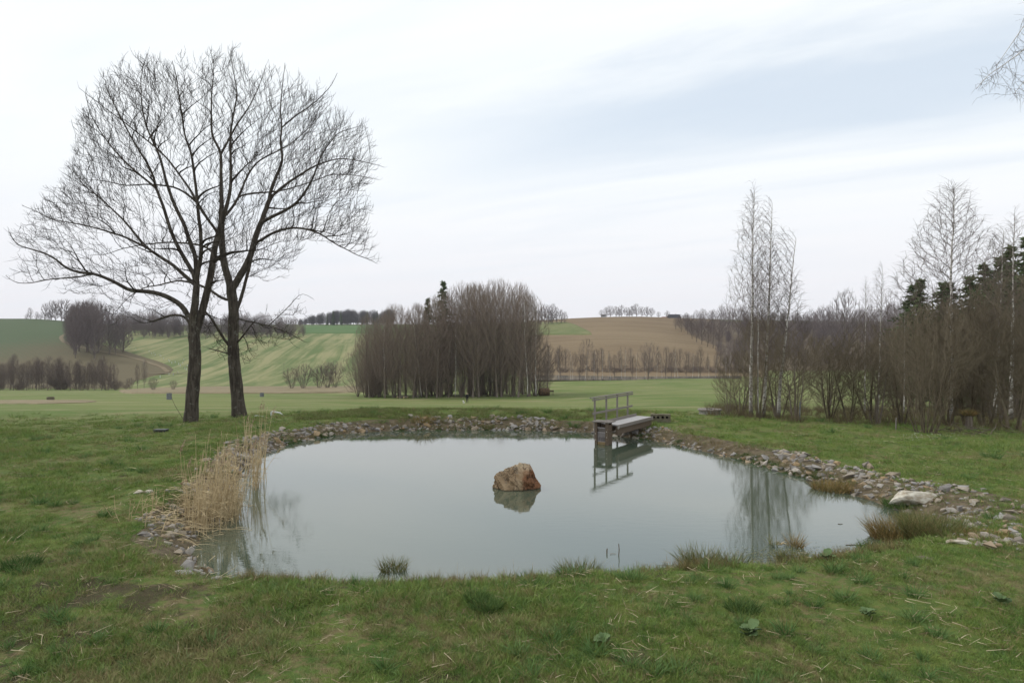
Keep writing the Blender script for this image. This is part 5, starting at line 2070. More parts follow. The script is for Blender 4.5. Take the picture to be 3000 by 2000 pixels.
# ------------------------------------------------------------------ rocks and stones
def rock_fn(nt):
    p = nt.obj()
    a = nt.noise(p, 2.4, 5, 0.65)
    b = nt.noise(nt.scaled(p, (1, 1, 1), (3.1, 1.7, 0.4)), 3.4, 5, 0.7)
    f = nt.noise(p, 18.0, 5, 0.7)
    x, y, z = nt.sep(p)
    # rust on the right, grey lichen in the middle, ochre elsewhere
    c = nt.mix(nt.step(a, 0.35, 0.65), (0.24, 0.165, 0.095), (0.40, 0.30, 0.19))
    g = nt.step(nt.math('ADD', b, nt.math('MULTIPLY', nt.math('ABSOLUTE', nt.math('ADD', x, 0.02)), -0.55)), 0.44, 0.56)
    c = nt.mix(nt.math('MULTIPLY', g, 0.75), c, (0.21, 0.19, 0.155))
    r = nt.step(nt.math('ADD', nt.math('MULTIPLY', x, 1.3), nt.math('MULTIPLY', nt.math('SUBTRACT', b, 0.5), 1.0)), 0.12, 0.42)
    c = nt.mix(nt.math('MULTIPLY', r, 0.85), c, (0.185, 0.075, 0.034))
    ck = nt.math('ABSOLUTE', nt.math('SUBTRACT', nt.noise(nt.scaled(p, (1, 1, 0.6), (0.3, 0.9, 0.2)), 2.6, 4, 0.6, 0.8), 0.5))
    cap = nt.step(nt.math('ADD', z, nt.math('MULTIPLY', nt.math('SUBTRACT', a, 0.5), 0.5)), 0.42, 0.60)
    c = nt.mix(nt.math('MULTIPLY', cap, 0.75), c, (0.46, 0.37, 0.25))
    c = nt.mix(nt.math('MULTIPLY', nt.step(f, 0.52, 0.75), 0.40), c, (0.09, 0.065, 0.045))
    c = nt.mix(nt.math('MULTIPLY', nt.math('SUBTRACT', 1.0, nt.step(ck, 0.006, 0.028)), 0.75), c, (0.045, 0.028, 0.018))
    wet = nt.math('SUBTRACT', 1.0, nt.step(nt.math('ADD', z, nt.math('MULTIPLY', b, 0.03)), 0.02, 0.055))
    c = nt.mix(nt.math('MULTIPLY', wet, 0.8), c, (0.035, 0.028, 0.018))
    return c, nt.math('ADD', f, nt.math('MULTIPLY', a, 2.0))


def pale_rock_fn(nt):
    p = nt.obj()
    a = nt.noise(nt.scaled(p, (1, 1, 2.5)), 4.0, 5, 0.65)
    f = nt.noise(p, 16.0, 5, 0.7)
    c = nt.mix(nt.step(a, 0.35, 0.62), (0.30, 0.25, 0.18), (0.56, 0.53, 0.45))
    return nt.mix(nt.math('MULTIPLY', nt.step(f, 0.5, 0.8), 0.4), c, (0.24, 0.20, 0.15)), f


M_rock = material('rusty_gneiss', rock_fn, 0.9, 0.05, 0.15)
M_palerock = material('pale_limestone', pale_rock_fn, 0.9, 0.02, 0.15)


def rock_mesh(name, pts, sub=3, amp=0.05, sc=0.35, seed=1, sharp=True):
    bm = bmesh.new()
    for p in pts:
        bm.verts.new(p)
    r = bmesh.ops.convex_hull(bm, input=bm.verts[:])
    bmesh.ops.delete(bm, geom=[v for v in bm.verts if not v.link_faces], context='VERTS')
    bmesh.ops.triangulate(bm, faces=bm.faces[:])
    for k in range(sub):
        bmesh.ops.subdivide_edges(bm, edges=bm.edges[:], cuts=1, use_grid_fill=True)
        if k == 0:
            bmesh.ops.smooth_vert(bm, verts=bm.verts[:], factor=0.10, use_axis_x=True, use_axis_y=True, use_axis_z=True)
    bmesh.ops.triangulate(bm, faces=bm.faces[:])
    bm.normal_update()
    co = np.array([v.co for v in bm.verts])
    no = np.array([v.normal for v in bm.verts])
    h = np.zeros(len(co))
    for o, s in ((1.0, sc), (0.5, sc / 2.3), (0.25, sc / 5)):
        n = vnoise(co[:, 0] + co[:, 2] * 0.7, co[:, 1] - co[:, 2] * 0.9, s, seed + o)
        h += o * (np.abs(n - 0.5) * 2 - 0.5)
    for v, d in zip(bm.verts, no * (h * amp)[:, None]):
        v.co += Vector(d)
    me = bm_mesh(name, bm)
    if not sharp:
        for f in me.polygons:
            f.use_smooth = True
    return me


def big_rocks():
    x, Y = on_water(1183, 1124)
    pts = [(-0.66, 0.02, -0.3), (0.70, -0.05, -0.3), (0.2, -0.42, -0.3), (-0.4, -0.38, -0.3), (0.1, 0.5, -0.3), (-0.5, 0.35, -0.3), (0.55, 0.35, -0.3),
           (-0.64, -0.02, 0.10), (-0.61, 0.0, 0.28), (-0.50, -0.20, 0.02), (-0.46, -0.10, 0.40), (-0.30, -0.12, 0.52), (-0.22, -0.02, 0.60), (-0.10, 0.0, 0.62), (-0.05, -0.12, 0.58), (0.18, 0.05, 0.69), (0.42, 0.02, 0.685), (0.44, -0.02, 0.60), (0.40, 0.25, 0.62),
           (0.52, 0.02, 0.36), (0.70, 0.0, 0.0), (0.10, -0.40, 0.06), (0.30, -0.34, 0.30), (-0.1, -0.36, 0.30), (0.0, 0.4, 0.45), (-0.4, 0.3, 0.3)]
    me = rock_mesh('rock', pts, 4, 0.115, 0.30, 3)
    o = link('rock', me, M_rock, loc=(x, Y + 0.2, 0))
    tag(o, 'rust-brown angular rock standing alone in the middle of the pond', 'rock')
    # pale boulders on the right shore
    rg = random.Random(4)
    for lab, px, py, w, h, d, m in [
        ('largest cream-white boulder on the right shore, by the rush clumps', 2100, 1150, 0.66, 0.30, 0.34, M_palerock),
        ('low cream stone on the right shore, below the stones beside the rushes', 2190, 1212, 0.22, 0.08, 0.15, M_concrete),
        ('flat cream stone at the right shore between the rushes and the stone spread', 2202, 1247, 0.26, 0.07, 0.15, M_palerock),
        ('flat grey stone buried in the turf below the large brown rush clump', 2125, 1283, 0.20, 0.05, 0.12, M_concretedark),
        ('long pale flat stone at the near left corner of the pond', 418, 1316, 0.20, 0.05, 0.13, M_concrete),
        ('grey stone on the near bank just right of the left pond corner', 498, 1329, 0.12, 0.05, 0.09, M_concrete),
        ('pair-forming pale stone in the left lawn, left one', 318, 1131, 0.15, 0.06, 0.12, M_palerock),
        ('pale small stone in the left lawn, right of the other lawn stone', 342, 1130, 0.13, 0.06, 0.1, M_palerock)]:
        loc = hit(px, py)
        pts = []
        for k in range(22):
            a, e = rg.uniform(0, 6.28), rg.uniform(-0.4, 1.0)
            q = math.sqrt(max(0.05, 1 - e * e)) * rg.uniform(0.85, 1.1)
            pts.append((w * q * math.cos(a), d * q * math.sin(a), h * e))
        me = rock_mesh('boulder', pts, 2, 0.03, 0.25, rg.randint(1, 90))
        o = link('boulder', me, m, loc=loc)
        o.rotation_euler = (0, 0, rg.uniform(-0.3, 0.3))
        tag(o, lab, 'stone', 'single pale stones around the pond')


big_rocks()


def stone_fn(nt):
    r = nt.new('ShaderNodeObjectInfo').outputs['Random']
    at_ = nt.new('ShaderNodeAttribute', attribute_name='shade').outputs['Fac']
    k = nt.math('FRACT', nt.math('ADD', r, at_))
    c = nt.ramp(k, [(0.0, (0.24, 0.22, 0.20)), (0.22, (0.32, 0.305, 0.29)), (0.40, (0.19, 0.175, 0.16)), (0.55, (0.30, 0.25, 0.185)), (0.70, (0.36, 0.33, 0.29)), (0.86, (0.27, 0.205, 0.135)), (0.96, (0.33, 0.235, 0.13)), (1.0, (0.27, 0.26, 0.26))])
    p = nt.pos()
    n = nt.noise(p, 9.0, 5, 0.7)
    return nt.mix(nt.math('MULTIPLY', nt.step(n, 0.40, 0.75), 0.5), c, (0.13, 0.105, 0.075)), n


M_stone = material('broken_bank_stone', stone_fn, 0.9, 0.02, 0.15)
M_bank = material('stony_soil', solid_noise((0.075, 0.058, 0.038), (0.150, 0.120, 0.080), 5.0, (0.06, 0.07, 0.028)), 0.95, 0.05, 0.1)


def stony_bank():
    rg = np.random.default_rng(11)
    # soil strip that carries the stones: follows the waterline where the bank is stoned
    n = len(SH)
    ang = np.arange(n)
    ppx = CX + F * SH[:, 0] / SH[:, 1]
    ppy = CY + F * H / SH[:, 1]
    # how wide the stones lie, from the photo: 0 where there are none
    far = (ppy < 1075)
    width = np.where(far, 1.25, 0.0)
    right = (ppx > 1600) & (ppy > 1025) & (ppy < 1190)
    width = np.where(right, 1.35, width)
    left = (ppx < 600) & (ppy >= 1040) & (ppy < 1320)
    width = np.where(left, 1.1, width)
    tip = (ppx > 2040) & (ppy >= 1150) & (ppy < 1225)
    width = np.where(tip, 2.1, width)
    k = np.ones(9) / 9
    width = np.convolve(np.concatenate([width[-4:], width, width[:4]]), k, 'valid')
    m = 7
    V, F4 = [], []
    idx = np.full((n, m), -1)
    for i in range(n):
        if width[i] < 0.15:
            continue
        for j in range(m):
            d = -0.25 + (width[i] + 0.25) * j / (m - 1)
            q = SH[i] + SHN[i] * d
            idx[i, j] = len(V)
            V.append((q[0], q[1], 0.0))
    V = np.array(V)
    V[:, 2] = gz(V[:, 0], V[:, 1])
    for i in range(n):
        i2 = (i + 1) % n
        if idx[i, 0] < 0 or idx[i2, 0] < 0:
            continue
        for j in range(m - 1):
            F4.append((idx[i, j], idx[i2, j], idx[i2, j + 1], idx[i, j + 1]))
    lift = np.full(len(V), 0.012)
    for i in range(n):
        if idx[i, 0] >= 0:
            lift[idx[i, -1]] = -0.03
    V[:, 2] += lift
    bank = tag(link('stony_bank', mesh_np('stony_bank', V, [np.array(F4)], True), M_bank), kind='structure')
    # stone shapes
    shapes = []
    for s in range(14):
        bm = bmesh.new()
        for q in range(10):
            v = rg.normal(0, 1, 3)
            v /= np.linalg.norm(v)
            v /= np.abs(v).max() ** 0.7
            v *= np.array([1.0, rg.uniform(0.6, 0.85), rg.uniform(0.42, 0.7)]) * rg.uniform(0.85, 1.05)
            bm.verts.new(v)
        bmesh.ops.convex_hull(bm, input=bm.verts[:])
        bmesh.ops.delete(bm, geom=[v for v in bm.verts if not v.link_faces], context='VERTS')
        me = bm_mesh('stone', bm)
        me.materials.append(M_stone)
        shapes.append(me)
    items = []
    tries = 0
    for i in range(n):
        if width[i] < 0.2:
            continue
        seg = np.linalg.norm(SH[(i + 1) % n] - SH[i])
        cnt = rg.poisson(seg * width[i] * 48)
        for c in range(cnt):
            d = width[i] * (rg.random() ** 0.9) * 1.05 - 0.12
            q = SH[i] + SHN[i] * d + rg.normal(0, 0.08, 2)
            # turf has grown over parts of the bank
            cover = vnoise(q[0], q[1], 1.3, 12)
            if cover > 0.58 and d > 0.25:
                continue
            r = float(np.clip(rg.lognormal(math.log(0.088), 0.45), 0.035, 0.24))
            if q[1] < 18:
                r *= 0.78
            items.append((r / q[1], q[0], q[1], r))
    # the spread of stones at the right end of the pond
    for c in range(170):
        px, py = rg.uniform(2165, 2345), rg.uniform(1168, 1262)
        if abs((py - 1215) - (px - 2255) * 0.25) > 42:
            continue
        q = hit(px, py)
        r = float(np.clip(rg.lognormal(math.log(0.08), 0.35), 0.04, 0.16))
        items.append((r / q.y, q.x, q.y, r))
    items.sort(reverse=True)
    X = np.array([t[1] for t in items])
    Yv = np.array([t[2] for t in items])
    Z = gz(X, Yv)
    rest = []
    for k, (ap, x, y, r) in enumerate(items):
        eul = (rg.normal(0, 0.25), rg.normal(0, 0.25), rg.uniform(0, 6.28))
        M = Matrix.Translation((x, y, float(Z[k]) + r * rg.uniform(-0.12, 0.28))) @ Matrix.Rotation(eul[2], 4, 'Z') @ Matrix.Rotation(eul[0], 4, 'X') @ Matrix.Rotation(eul[1], 4, 'Y') @ Matrix.Scale(r, 4)
        me = shapes[k % len(shapes)]
        if k < 290:
            o = link('stone', me, None, bank)
            o.matrix_local = M
        else:
            rest.append((me, M, rg.random()))
    V, T, S, off = [], [], [], 0
    for me, M, sh in rest:
        nv = len(me.vertices)
        co = np.empty(nv * 3, np.float32)
        me.vertices.foreach_get('co', co)
        A = np.array(M)
        co = co.reshape(-1, 3) @ A[:3, :3].T + A[:3, 3]
        V.append(co)
        a = np.empty(len(me.loops), np.int32)
        me.loops.foreach_get('vertex_index', a)
        T.append(a.reshape(-1, 3) + off)
        S.append(np.full(nv, sh))
        off += nv
    me = mesh_np('small_stones', np.concatenate(V), [np.concatenate(T)])
    at_ = me.attributes.new('shade', 'FLOAT', 'POINT')
    at_.data.foreach_set('value', np.concatenate(S).astype(np.float32))
    o = link('small_stones', me, M_stone, bank)
    o['kind'] = 'stuff'
    print('stones', len(items))


stony_bank()


# ------------------------------------------------------------------ blades: turf, tussocks, reeds
def blade_strip(base, d, bend, ln, w, segs, rg):
    """one bent blade: returns vertices and triangles"""
    side = np.cross(d, rg.normal(0, 1, 3))
    side /= np.linalg.norm(side) + 1e-9
    V, T = [], []
    c = np.array(base, float)
    dv = np.array(d, float)
    for s in range(segs + 1):
        t = s / segs
        ww = w * (1 - t ** 1.6)
        if s < segs:
            V += [c - side * ww / 2, c + side * ww / 2]
        else:
            V += [c]
        dv = dv + np.array(bend) / segs
        dv /= np.linalg.norm(dv)
        c = c + dv * ln / segs
    for s in range(segs - 1):
        a = 2 * s
        T += [(a, a + 1, a + 3), (a, a + 3, a + 2)]
    a = 2 * (segs - 1)
    T += [(a, a + 1, a + 2)]
    return V, T


def clump(n, rad, hmin, hmax, w, lean, bend, segs, seed, up=1.0):
    rg = np.random.default_rng(seed)
    V, T, off = [], [], 0
    for i in range(n):
        a, q = rg.uniform(0, 6.28), rad * math.sqrt(rg.random())
        b = (q * math.cos(a), q * math.sin(a), -0.01)
        la = a + rg.normal(0, 0.9)
        d = np.array([math.cos(la) * lean * rg.random(), math.sin(la) * lean * rg.random(), up])
        d /= np.linalg.norm(d)
        bd = np.array([math.cos(la), math.sin(la), -0.55]) * bend * rg.random()
        v, t = blade_strip(b, d, bd, rg.uniform(hmin, hmax), w * rg.uniform(0.7, 1.2), segs, rg)
        V += v
        T += [(x + off, y + off, z + off) for x, y, z in t]
        off += len(v)
    return np.array(V), np.array(T)


def blade_fn(nt):
    turf, k, c, xyz = turf_color(nt, nt.pos())
    r = nt.new('ShaderNodeObjectInfo').outputs['Random']
    t = nt.mix(nt.math('MULTIPLY', r, 0.45), turf, (0.215, 0.300, 0.076))
    bl = nt.math('MULTIPLY', nt.step(r, 0.80, 0.95), 0.5)
    t = nt.mix(nt.math('MULTIPLY', nt.math('SUBTRACT', 1.0, nt.step(r, 0.10, 0.16)), 0.8), t, (0.270, 0.205, 0.110))
    return nt.mix(bl, t, (0.095, 0.160, 0.078))


def straw_fn(nt):
    r = nt.new('ShaderNodeObjectInfo').outputs['Random']
    return nt.mix(r, (0.20, 0.150, 0.085), (0.46, 0.39, 0.26))


M_blade = material('grass_blades', blade_fn, 0.75, 0, 0.2)
M_straw = material('dead_stalks', straw_fn, 0.85, 0, 0.15)
def rush_fn(c1, c2, c3):
    def fn(nt):
        p = nt.scaled(nt.obj(), (1, 1, 0.15))
        n = nt.noise(p, 42.0, 3, 0.6)
        w = nt.noise(p, 5.0, 3, 0.6)
        c = nt.mix(nt.step(n, 0.38, 0.62), c1, c2)
        return nt.mix(nt.math('MULTIPLY', nt.step(w, 0.5, 0.62), 0.7), c, c3)
    return fn


M_rush = material('brown_green_rush', rush_fn((0.085, 0.115, 0.034), (0.215, 0.170, 0.078), (0.100, 0.130, 0.040)), 0.8, 0, 0.15)
M_rushbrown = material('rusty_rush', rush_fn((0.120, 0.120, 0.042), (0.290, 0.195, 0.078), (0.225, 0.140, 0.055)), 0.8, 0, 0.15)
M_rushgreen = material('fresh_green_rush', twig_fn((0.055, 0.105, 0.028), (0.085, 0.135, 0.038)), 0.8, 0, 0.15)
M_reed = material('dry_reed', solid_noise((0.380, 0.290, 0.160), (0.580, 0.470, 0.290), 5.0), 0.8, 0, 0.15)
M_plume = material('reed_plume', solid_noise((0.300, 0.225, 0.150), (0.430, 0.340, 0.240), 9.0), 0.95, 0, 0.05)


def soil_here(x, y):
    # thinner turf where the soil shows
    return vnoise(x, y, 1.1, 31) * 0.6 + vnoise(x, y, 0.35, 32) * 0.4


def turf():
    rg = np.random.default_rng(17)
    N = 84000
    # density falls off with distance, as the picture needs
    Y = 4.6 * np.exp(rg.random(N) * math.log(46 / 4.6))
    X = rg.uniform(-0.92, 0.92, N) * (Y + 1.0)
    # keep areal density roughly even close by
    keep = rg.random(N) < np.clip(Y / 9.0, 0.25, 1.0) * (1 - 0.9 * sstep(Y, 26, 46))
    X, Y = X[keep], Y[keep]
    d = shore_dist(X, Y)
    m = (d > 0.10 + 0.75 * rg.random(len(d)) ** 1.5)
    s = soil_here(X, Y)
    lf = (1 - sstep(X, -6, 0)) * (1 - sstep(Y, 9, 12.5)) * 0.16
    m &= rg.random(len(X)) > sstep(s + lf, 0.56, 0.74) * 0.85
    # little turf among the stones
    farb = (d < 0.9) & ((Y > 15) | (X < -4.2))
    m &= ~(farb & (rg.random(len(X)) < 0.5))
    X, Y, d = X[m], Y[m], d[m]
    Z = gz(X, Y, d)
    sc = rg.uniform(0.5, 1.2, len(X)) * (0.70 + 0.034 * Y)
    tall = vnoise(X, Y, 1.6, 41)
    sc *= 0.65 + 0.75 * tall
    protos = [clump(34, 0.15, 0.035, 0.085, 0.0065, 0.9, 0.9, 2, 50 + k) for k in range(6)] + [clump(30, 0.09, 0.06, 0.14, 0.0065, 0.9, 1.1, 2, 60 + k) for k in range(3)]
    scatter('grass', 'short green and yellowing turf round the pond', protos, np.stack([X, Y, Z], 1), sc, M_blade)
    # taller tufts
    N = 520
    Y = 4.8 * np.exp(rg.random(N) * math.log(38 / 4.8))
    X = rg.uniform(-0.85, 0.85, N) * Y
    d = shore_dist(X, Y)
    m = (d > 0.15) & (vnoise(X, Y, 2.1, 44) > 0.42)
    X, Y, d = X[m], Y[m], d[m]
    protos = [clump(85, 0.085, 0.10, 0.24, 0.0075, 0.9, 1.0, 3, 70 + k) for k in range(4)]
    scatter('tall_grass', 'taller darker green grass clumps scattered over the lawn', protos, np.stack([X, Y, gz(X, Y, d)], 1), rg.uniform(0.6, 1.25, len(X)) * (0.9 + 0.02 * Y), material('lush_blades', twig_fn((0.075, 0.150, 0.040), (0.125, 0.200, 0.065)), 0.75, 0, 0.2))
    # dead stalks lying about
    N = 3800
    Y = 4.8 * np.exp(rg.random(N) * math.log(34 / 4.8))
    X = rg.uniform(-0.9, 0.9, N) * Y
    d = shore_dist(X, Y)
    m = (d > 0.05) & (rg.random(N) < 0.25 + 0.75 * sstep(soil_here(X, Y), 0.42, 0.66) + (d < 1.2) * 0.3)
    X, Y, d = X[m], Y[m], d[m]

    def lying(seed):
        r2 = np.random.default_rng(seed)
        V, T, off = [], [], 0
        for i in range(4):
            a = r2.uniform(0, 6.28)
            b = (r2.normal(0, 0.09), r2.normal(0, 0.09), r2.uniform(0.012, 0.04))
            v, t = blade_strip(b, np.array([math.cos(a), math.sin(a), r2.uniform(-0.03, 0.22)]), (r2.normal(0, .2), r2.normal(0, .2), -0.12), r2.uniform(0.06, 0.26), 0.0065, 2, r2)
            V += v
            T += [(x + off, y + off, z + off) for x, y, z in t]
            off += len(v)
        return np.array(V), np.array(T)
    scatter('dead_stalks', 'pale dead grass stalks lying on the turf', [lying(80 + k) for k in range(8)], np.stack([X, Y, gz(X, Y, d) + 0.01], 1), rg.uniform(0.6, 1.4, len(X)) * (0.85 + 0.025 * Y), M_straw)
    # brown sedge fringe along the near waterline
    i = rg.integers(0, len(SH), 5200)
    ppx = CX + F * SH[i, 0] / SH[i, 1]
    ppy = CY + F * H / SH[i, 1]
    near = (ppy > 1225) & (ppx > 560)
    other = (ppy <= 1225) & (rg.random(len(i)) < 0.22)
    i = i[near | other]
    dd = rg.uniform(-0.06, 0.75, len(i))
    q = SH[i] + SHN[i] * dd[:, None] + rg.normal(0, 0.05, (len(i), 2))
    z = np.maximum(gz(q[:, 0], q[:, 1]), -0.02)
    dens_ = vnoise(q[:, 0], q[:, 1], 0.8, 47)
    mk = rg.random(len(q)) < sstep(dens_, 0.22, 0.6)
    q, z = q[mk], z[mk]
    scatter('sedge_fringe', 'brown and green sedge growing along the waterline', [clump(26, 0.07, 0.06, 0.26, 0.006, 0.5, 0.7, 3, 90 + k) for k in range(5)], np.column_stack([q, z]), rg.uniform(0.5, 1.1, len(q)), material('sedge', twig_fn((0.120, 0.115, 0.045), (0.310, 0.235, 0.120)), 0.85, 0, 0.1))
    # bright green growth at the water's edge of the far bank
    i = rg.integers(0, len(SH), 2400)
    ppx = CX + F * SH[i, 0] / SH[i, 1]
    ppy = CY + F * H / SH[i, 1]
    ok = ((ppx > 1450) & (ppx < 2000) & (ppy < 1130)) | ((ppx > 660) & (ppx < 780) & (ppy < 1030)) | ((ppx > 900) & (ppx < 1370) & (ppy < 1000) & (rg.random(len(i)) < 0.35))
    i = i[ok]
    q = SH[i] + SHN[i] * rg.uniform(-0.10, 0.35, len(i))[:, None]
    ok = vnoise(q[:, 0], q[:, 1], 1.0, 52) > 0.42
    q = q[ok]
    z = np.maximum(gz(q[:, 0], q[:, 1]), 0.0)
    scatter('water_grass', 'bright green growth at the edge of the far bank', [clump(30, 0.10, 0.04, 0.12, 0.010, 0.9, 0.9, 2, 95 + k) for k in range(3)], np.column_stack([q, z]), rg.uniform(0.7, 1.3, len(q)), M_rushgreen)
    # brown undergrowth along the foot of the right thicket
    N = 1500
    px = rg.uniform(1625, 2480, N)
    Yb = rg.uniform(33.0, 62.0, N) - 2.5 * sstep(px, 2050, 2300)
    X = (px - CX) / F * Yb
    ok = vnoise(X, Yb, 2.2, 57) > 0.36
    X, Yb = X[ok], Yb[ok]
    scatter('undergrowth', 'brown dead grass and shoots under the shrubs of the right bank', [clump(26, 0.22, 0.25, 0.85, 0.013, 0.5, 0.5, 3, 110 + k) for k in range(4)], np.column_stack([X, Yb, gz(X, Yb)]), rg.uniform(0.4, 1.15, len(X)), material('dead_undergrowth', twig_fn((0.095, 0.078, 0.046), (0.185, 0.145, 0.085)), 0.9, 0, 0.1))
    # longer grass on the top of the far bank
    N = 2600
    px = rg.uniform(680, 1480, N)
    Yb = 31.6 + 3.6 * rg.random(N) ** 1.3
    X = (px - CX) / F * Yb
    ok = vnoise(X, Yb * 0.4, 0.7, 55) > 0.30
    X, Yb = X[ok], Yb[ok]
    scatter('bank_grass', 'longer green grass along the crest of the far bank', [clump(24, 0.16, 0.06, 0.20, 0.011, 1.0, 1.0, 3, 98 + k) for k in range(3)], np.column_stack([X, Yb, gz(X, Yb)]), rg.uniform(0.5, 1.15, len(X)), material('bank_blades', twig_fn((0.095, 0.160, 0.040), (0.250, 0.215, 0.105)), 0.8, 0, 0.15))


turf()


def tussocks():
    k = 0
    for lab, px, py, w, h, n, m, grp in [
        ('dark rush tuft standing in the water near the left half of the near shore', 905, 1308, 0.20, 0.30, 120, M_rush, 1),
        ('spiky rush tuft at the near shore, left of the floating weed', 1610, 1306, 0.28, 0.50, 340, M_rush, 1),
        ('thin rush tuft just right of the spiky one on the near shore', 1680, 1302, 0.24, 0.38, 140, M_rush, 1),
        ('wide sedge tuft on the near shore below the two floating sticks', 1332, 1326, 0.30, 0.38, 300, M_rush, 1),
        ('light green sedge tuft on the near shore, left of the wide one', 1215, 1338, 0.22, 0.24, 150, M_rushgreen, 1),
        ('large rusty rush clump at the right end of the pond, left half', 2058, 1236, 0.42, 0.58, 520, M_rushbrown, 2),
        ('large brown-green rush clump at the right end of the pond, right half', 2138, 1252, 0.44, 0.66, 560, M_rush, 2),
        ('green rush clump behind the two large ones at the right end', 2112, 1204, 0.36, 0.44, 260, M_rush, 2),
        ('rusty brown sedge cushion in the water on the right bank', 1912, 1124, 0.46, 0.34, 360, M_rushbrown, 2),
        ('smaller rusty sedge right of the cushion on the right bank', 1950, 1130, 0.26, 0.26, 130, M_rushbrown, 2),
        ('green grass cushion below the largest pale boulder', 2070, 1166, 0.36, 0.24, 240, M_rushgreen, 2),
        ('green rush tuft at the near right shore beside the flat stones', 2010, 1290, 0.26, 0.24, 220, M_rushgreen, 2),
        ('low green tuft left of the flat stones on the near right shore', 1935, 1296, 0.22, 0.17, 160, M_rushgreen, 2),
        ('pale sedge tuft in the shallows at the right, below the broken reed', 1822, 1286, 0.26, 0.26, 200, M_rush, 2),
        ('upright brown sedge in the shallows right of the broken reed', 1828, 1254, 0.14, 0.36, 60, M_rushbrown, 2),
        ('thin green shoots left of the broken reed in the shallows', 1772, 1252, 0.10, 0.32, 16, M_rush, 2),
        ('rusty grass mound on the lawn right of the stone spread', 2260, 1278, 0.42, 0.20, 320, M_rushbrown, 2),
        ('rusty sedge at the far left bank by the stones', 975, 984, 0.42, 0.50, 160, M_rushbrown, 3),
        ('dark sedge tuft at the far bank, right of the rusty one', 1120, 986, 0.30, 0.30, 120, M_rush, 3),
        ('thick green tuft on the lawn near the middle of the near shore', 1118, 1400, 0.16, 0.22, 200, M_rushgreen, 4),
        ('bluish green tuft on the lawn right of the middle', 1705, 1400, 0.20, 0.18, 220, M_rushgreen, 4),
        ('green tuft beside a soil patch left of the lawn middle', 1095, 1378, 0.14, 0.18, 150, M_rushgreen, 4),
        ('broad green tuft at the left edge of the lawn', 50, 1300, 0.26, 0.20, 240, M_rushgreen, 4),
        ('dark green tuft low on the left of the lawn', 455, 1480, 0.13, 0.16, 140, M_rush, 4),
    ]:
        if py < 1345 and py > 980 and grp != 4:
            x, y = on_water(px, py)
            z = max(0.0, g1(x, y)) if grp != 1 or px > 1000 else 0.0
            loc = Vector((x, y, z - 0.02))
        else:
            loc = hit(px, py)
        v, t = clump(int(n * 1.7), w * 1.08, h * 0.55, h * 1.12, 0.011 if loc.y < 16 else 0.016, 0.8, 0.8, 3, 300 + k)
        o = link('rush_tussock', mesh_np('rush_tussock', v, [t]), m, loc=loc)
        tag(o, lab, 'grass tuft', {1: 'tufts on the near shore', 2: 'tufts at the right end of the pond', 3: 'tufts on the far bank', 4: 'tufts on the lawn'}[grp])
        k += 1


tussocks()


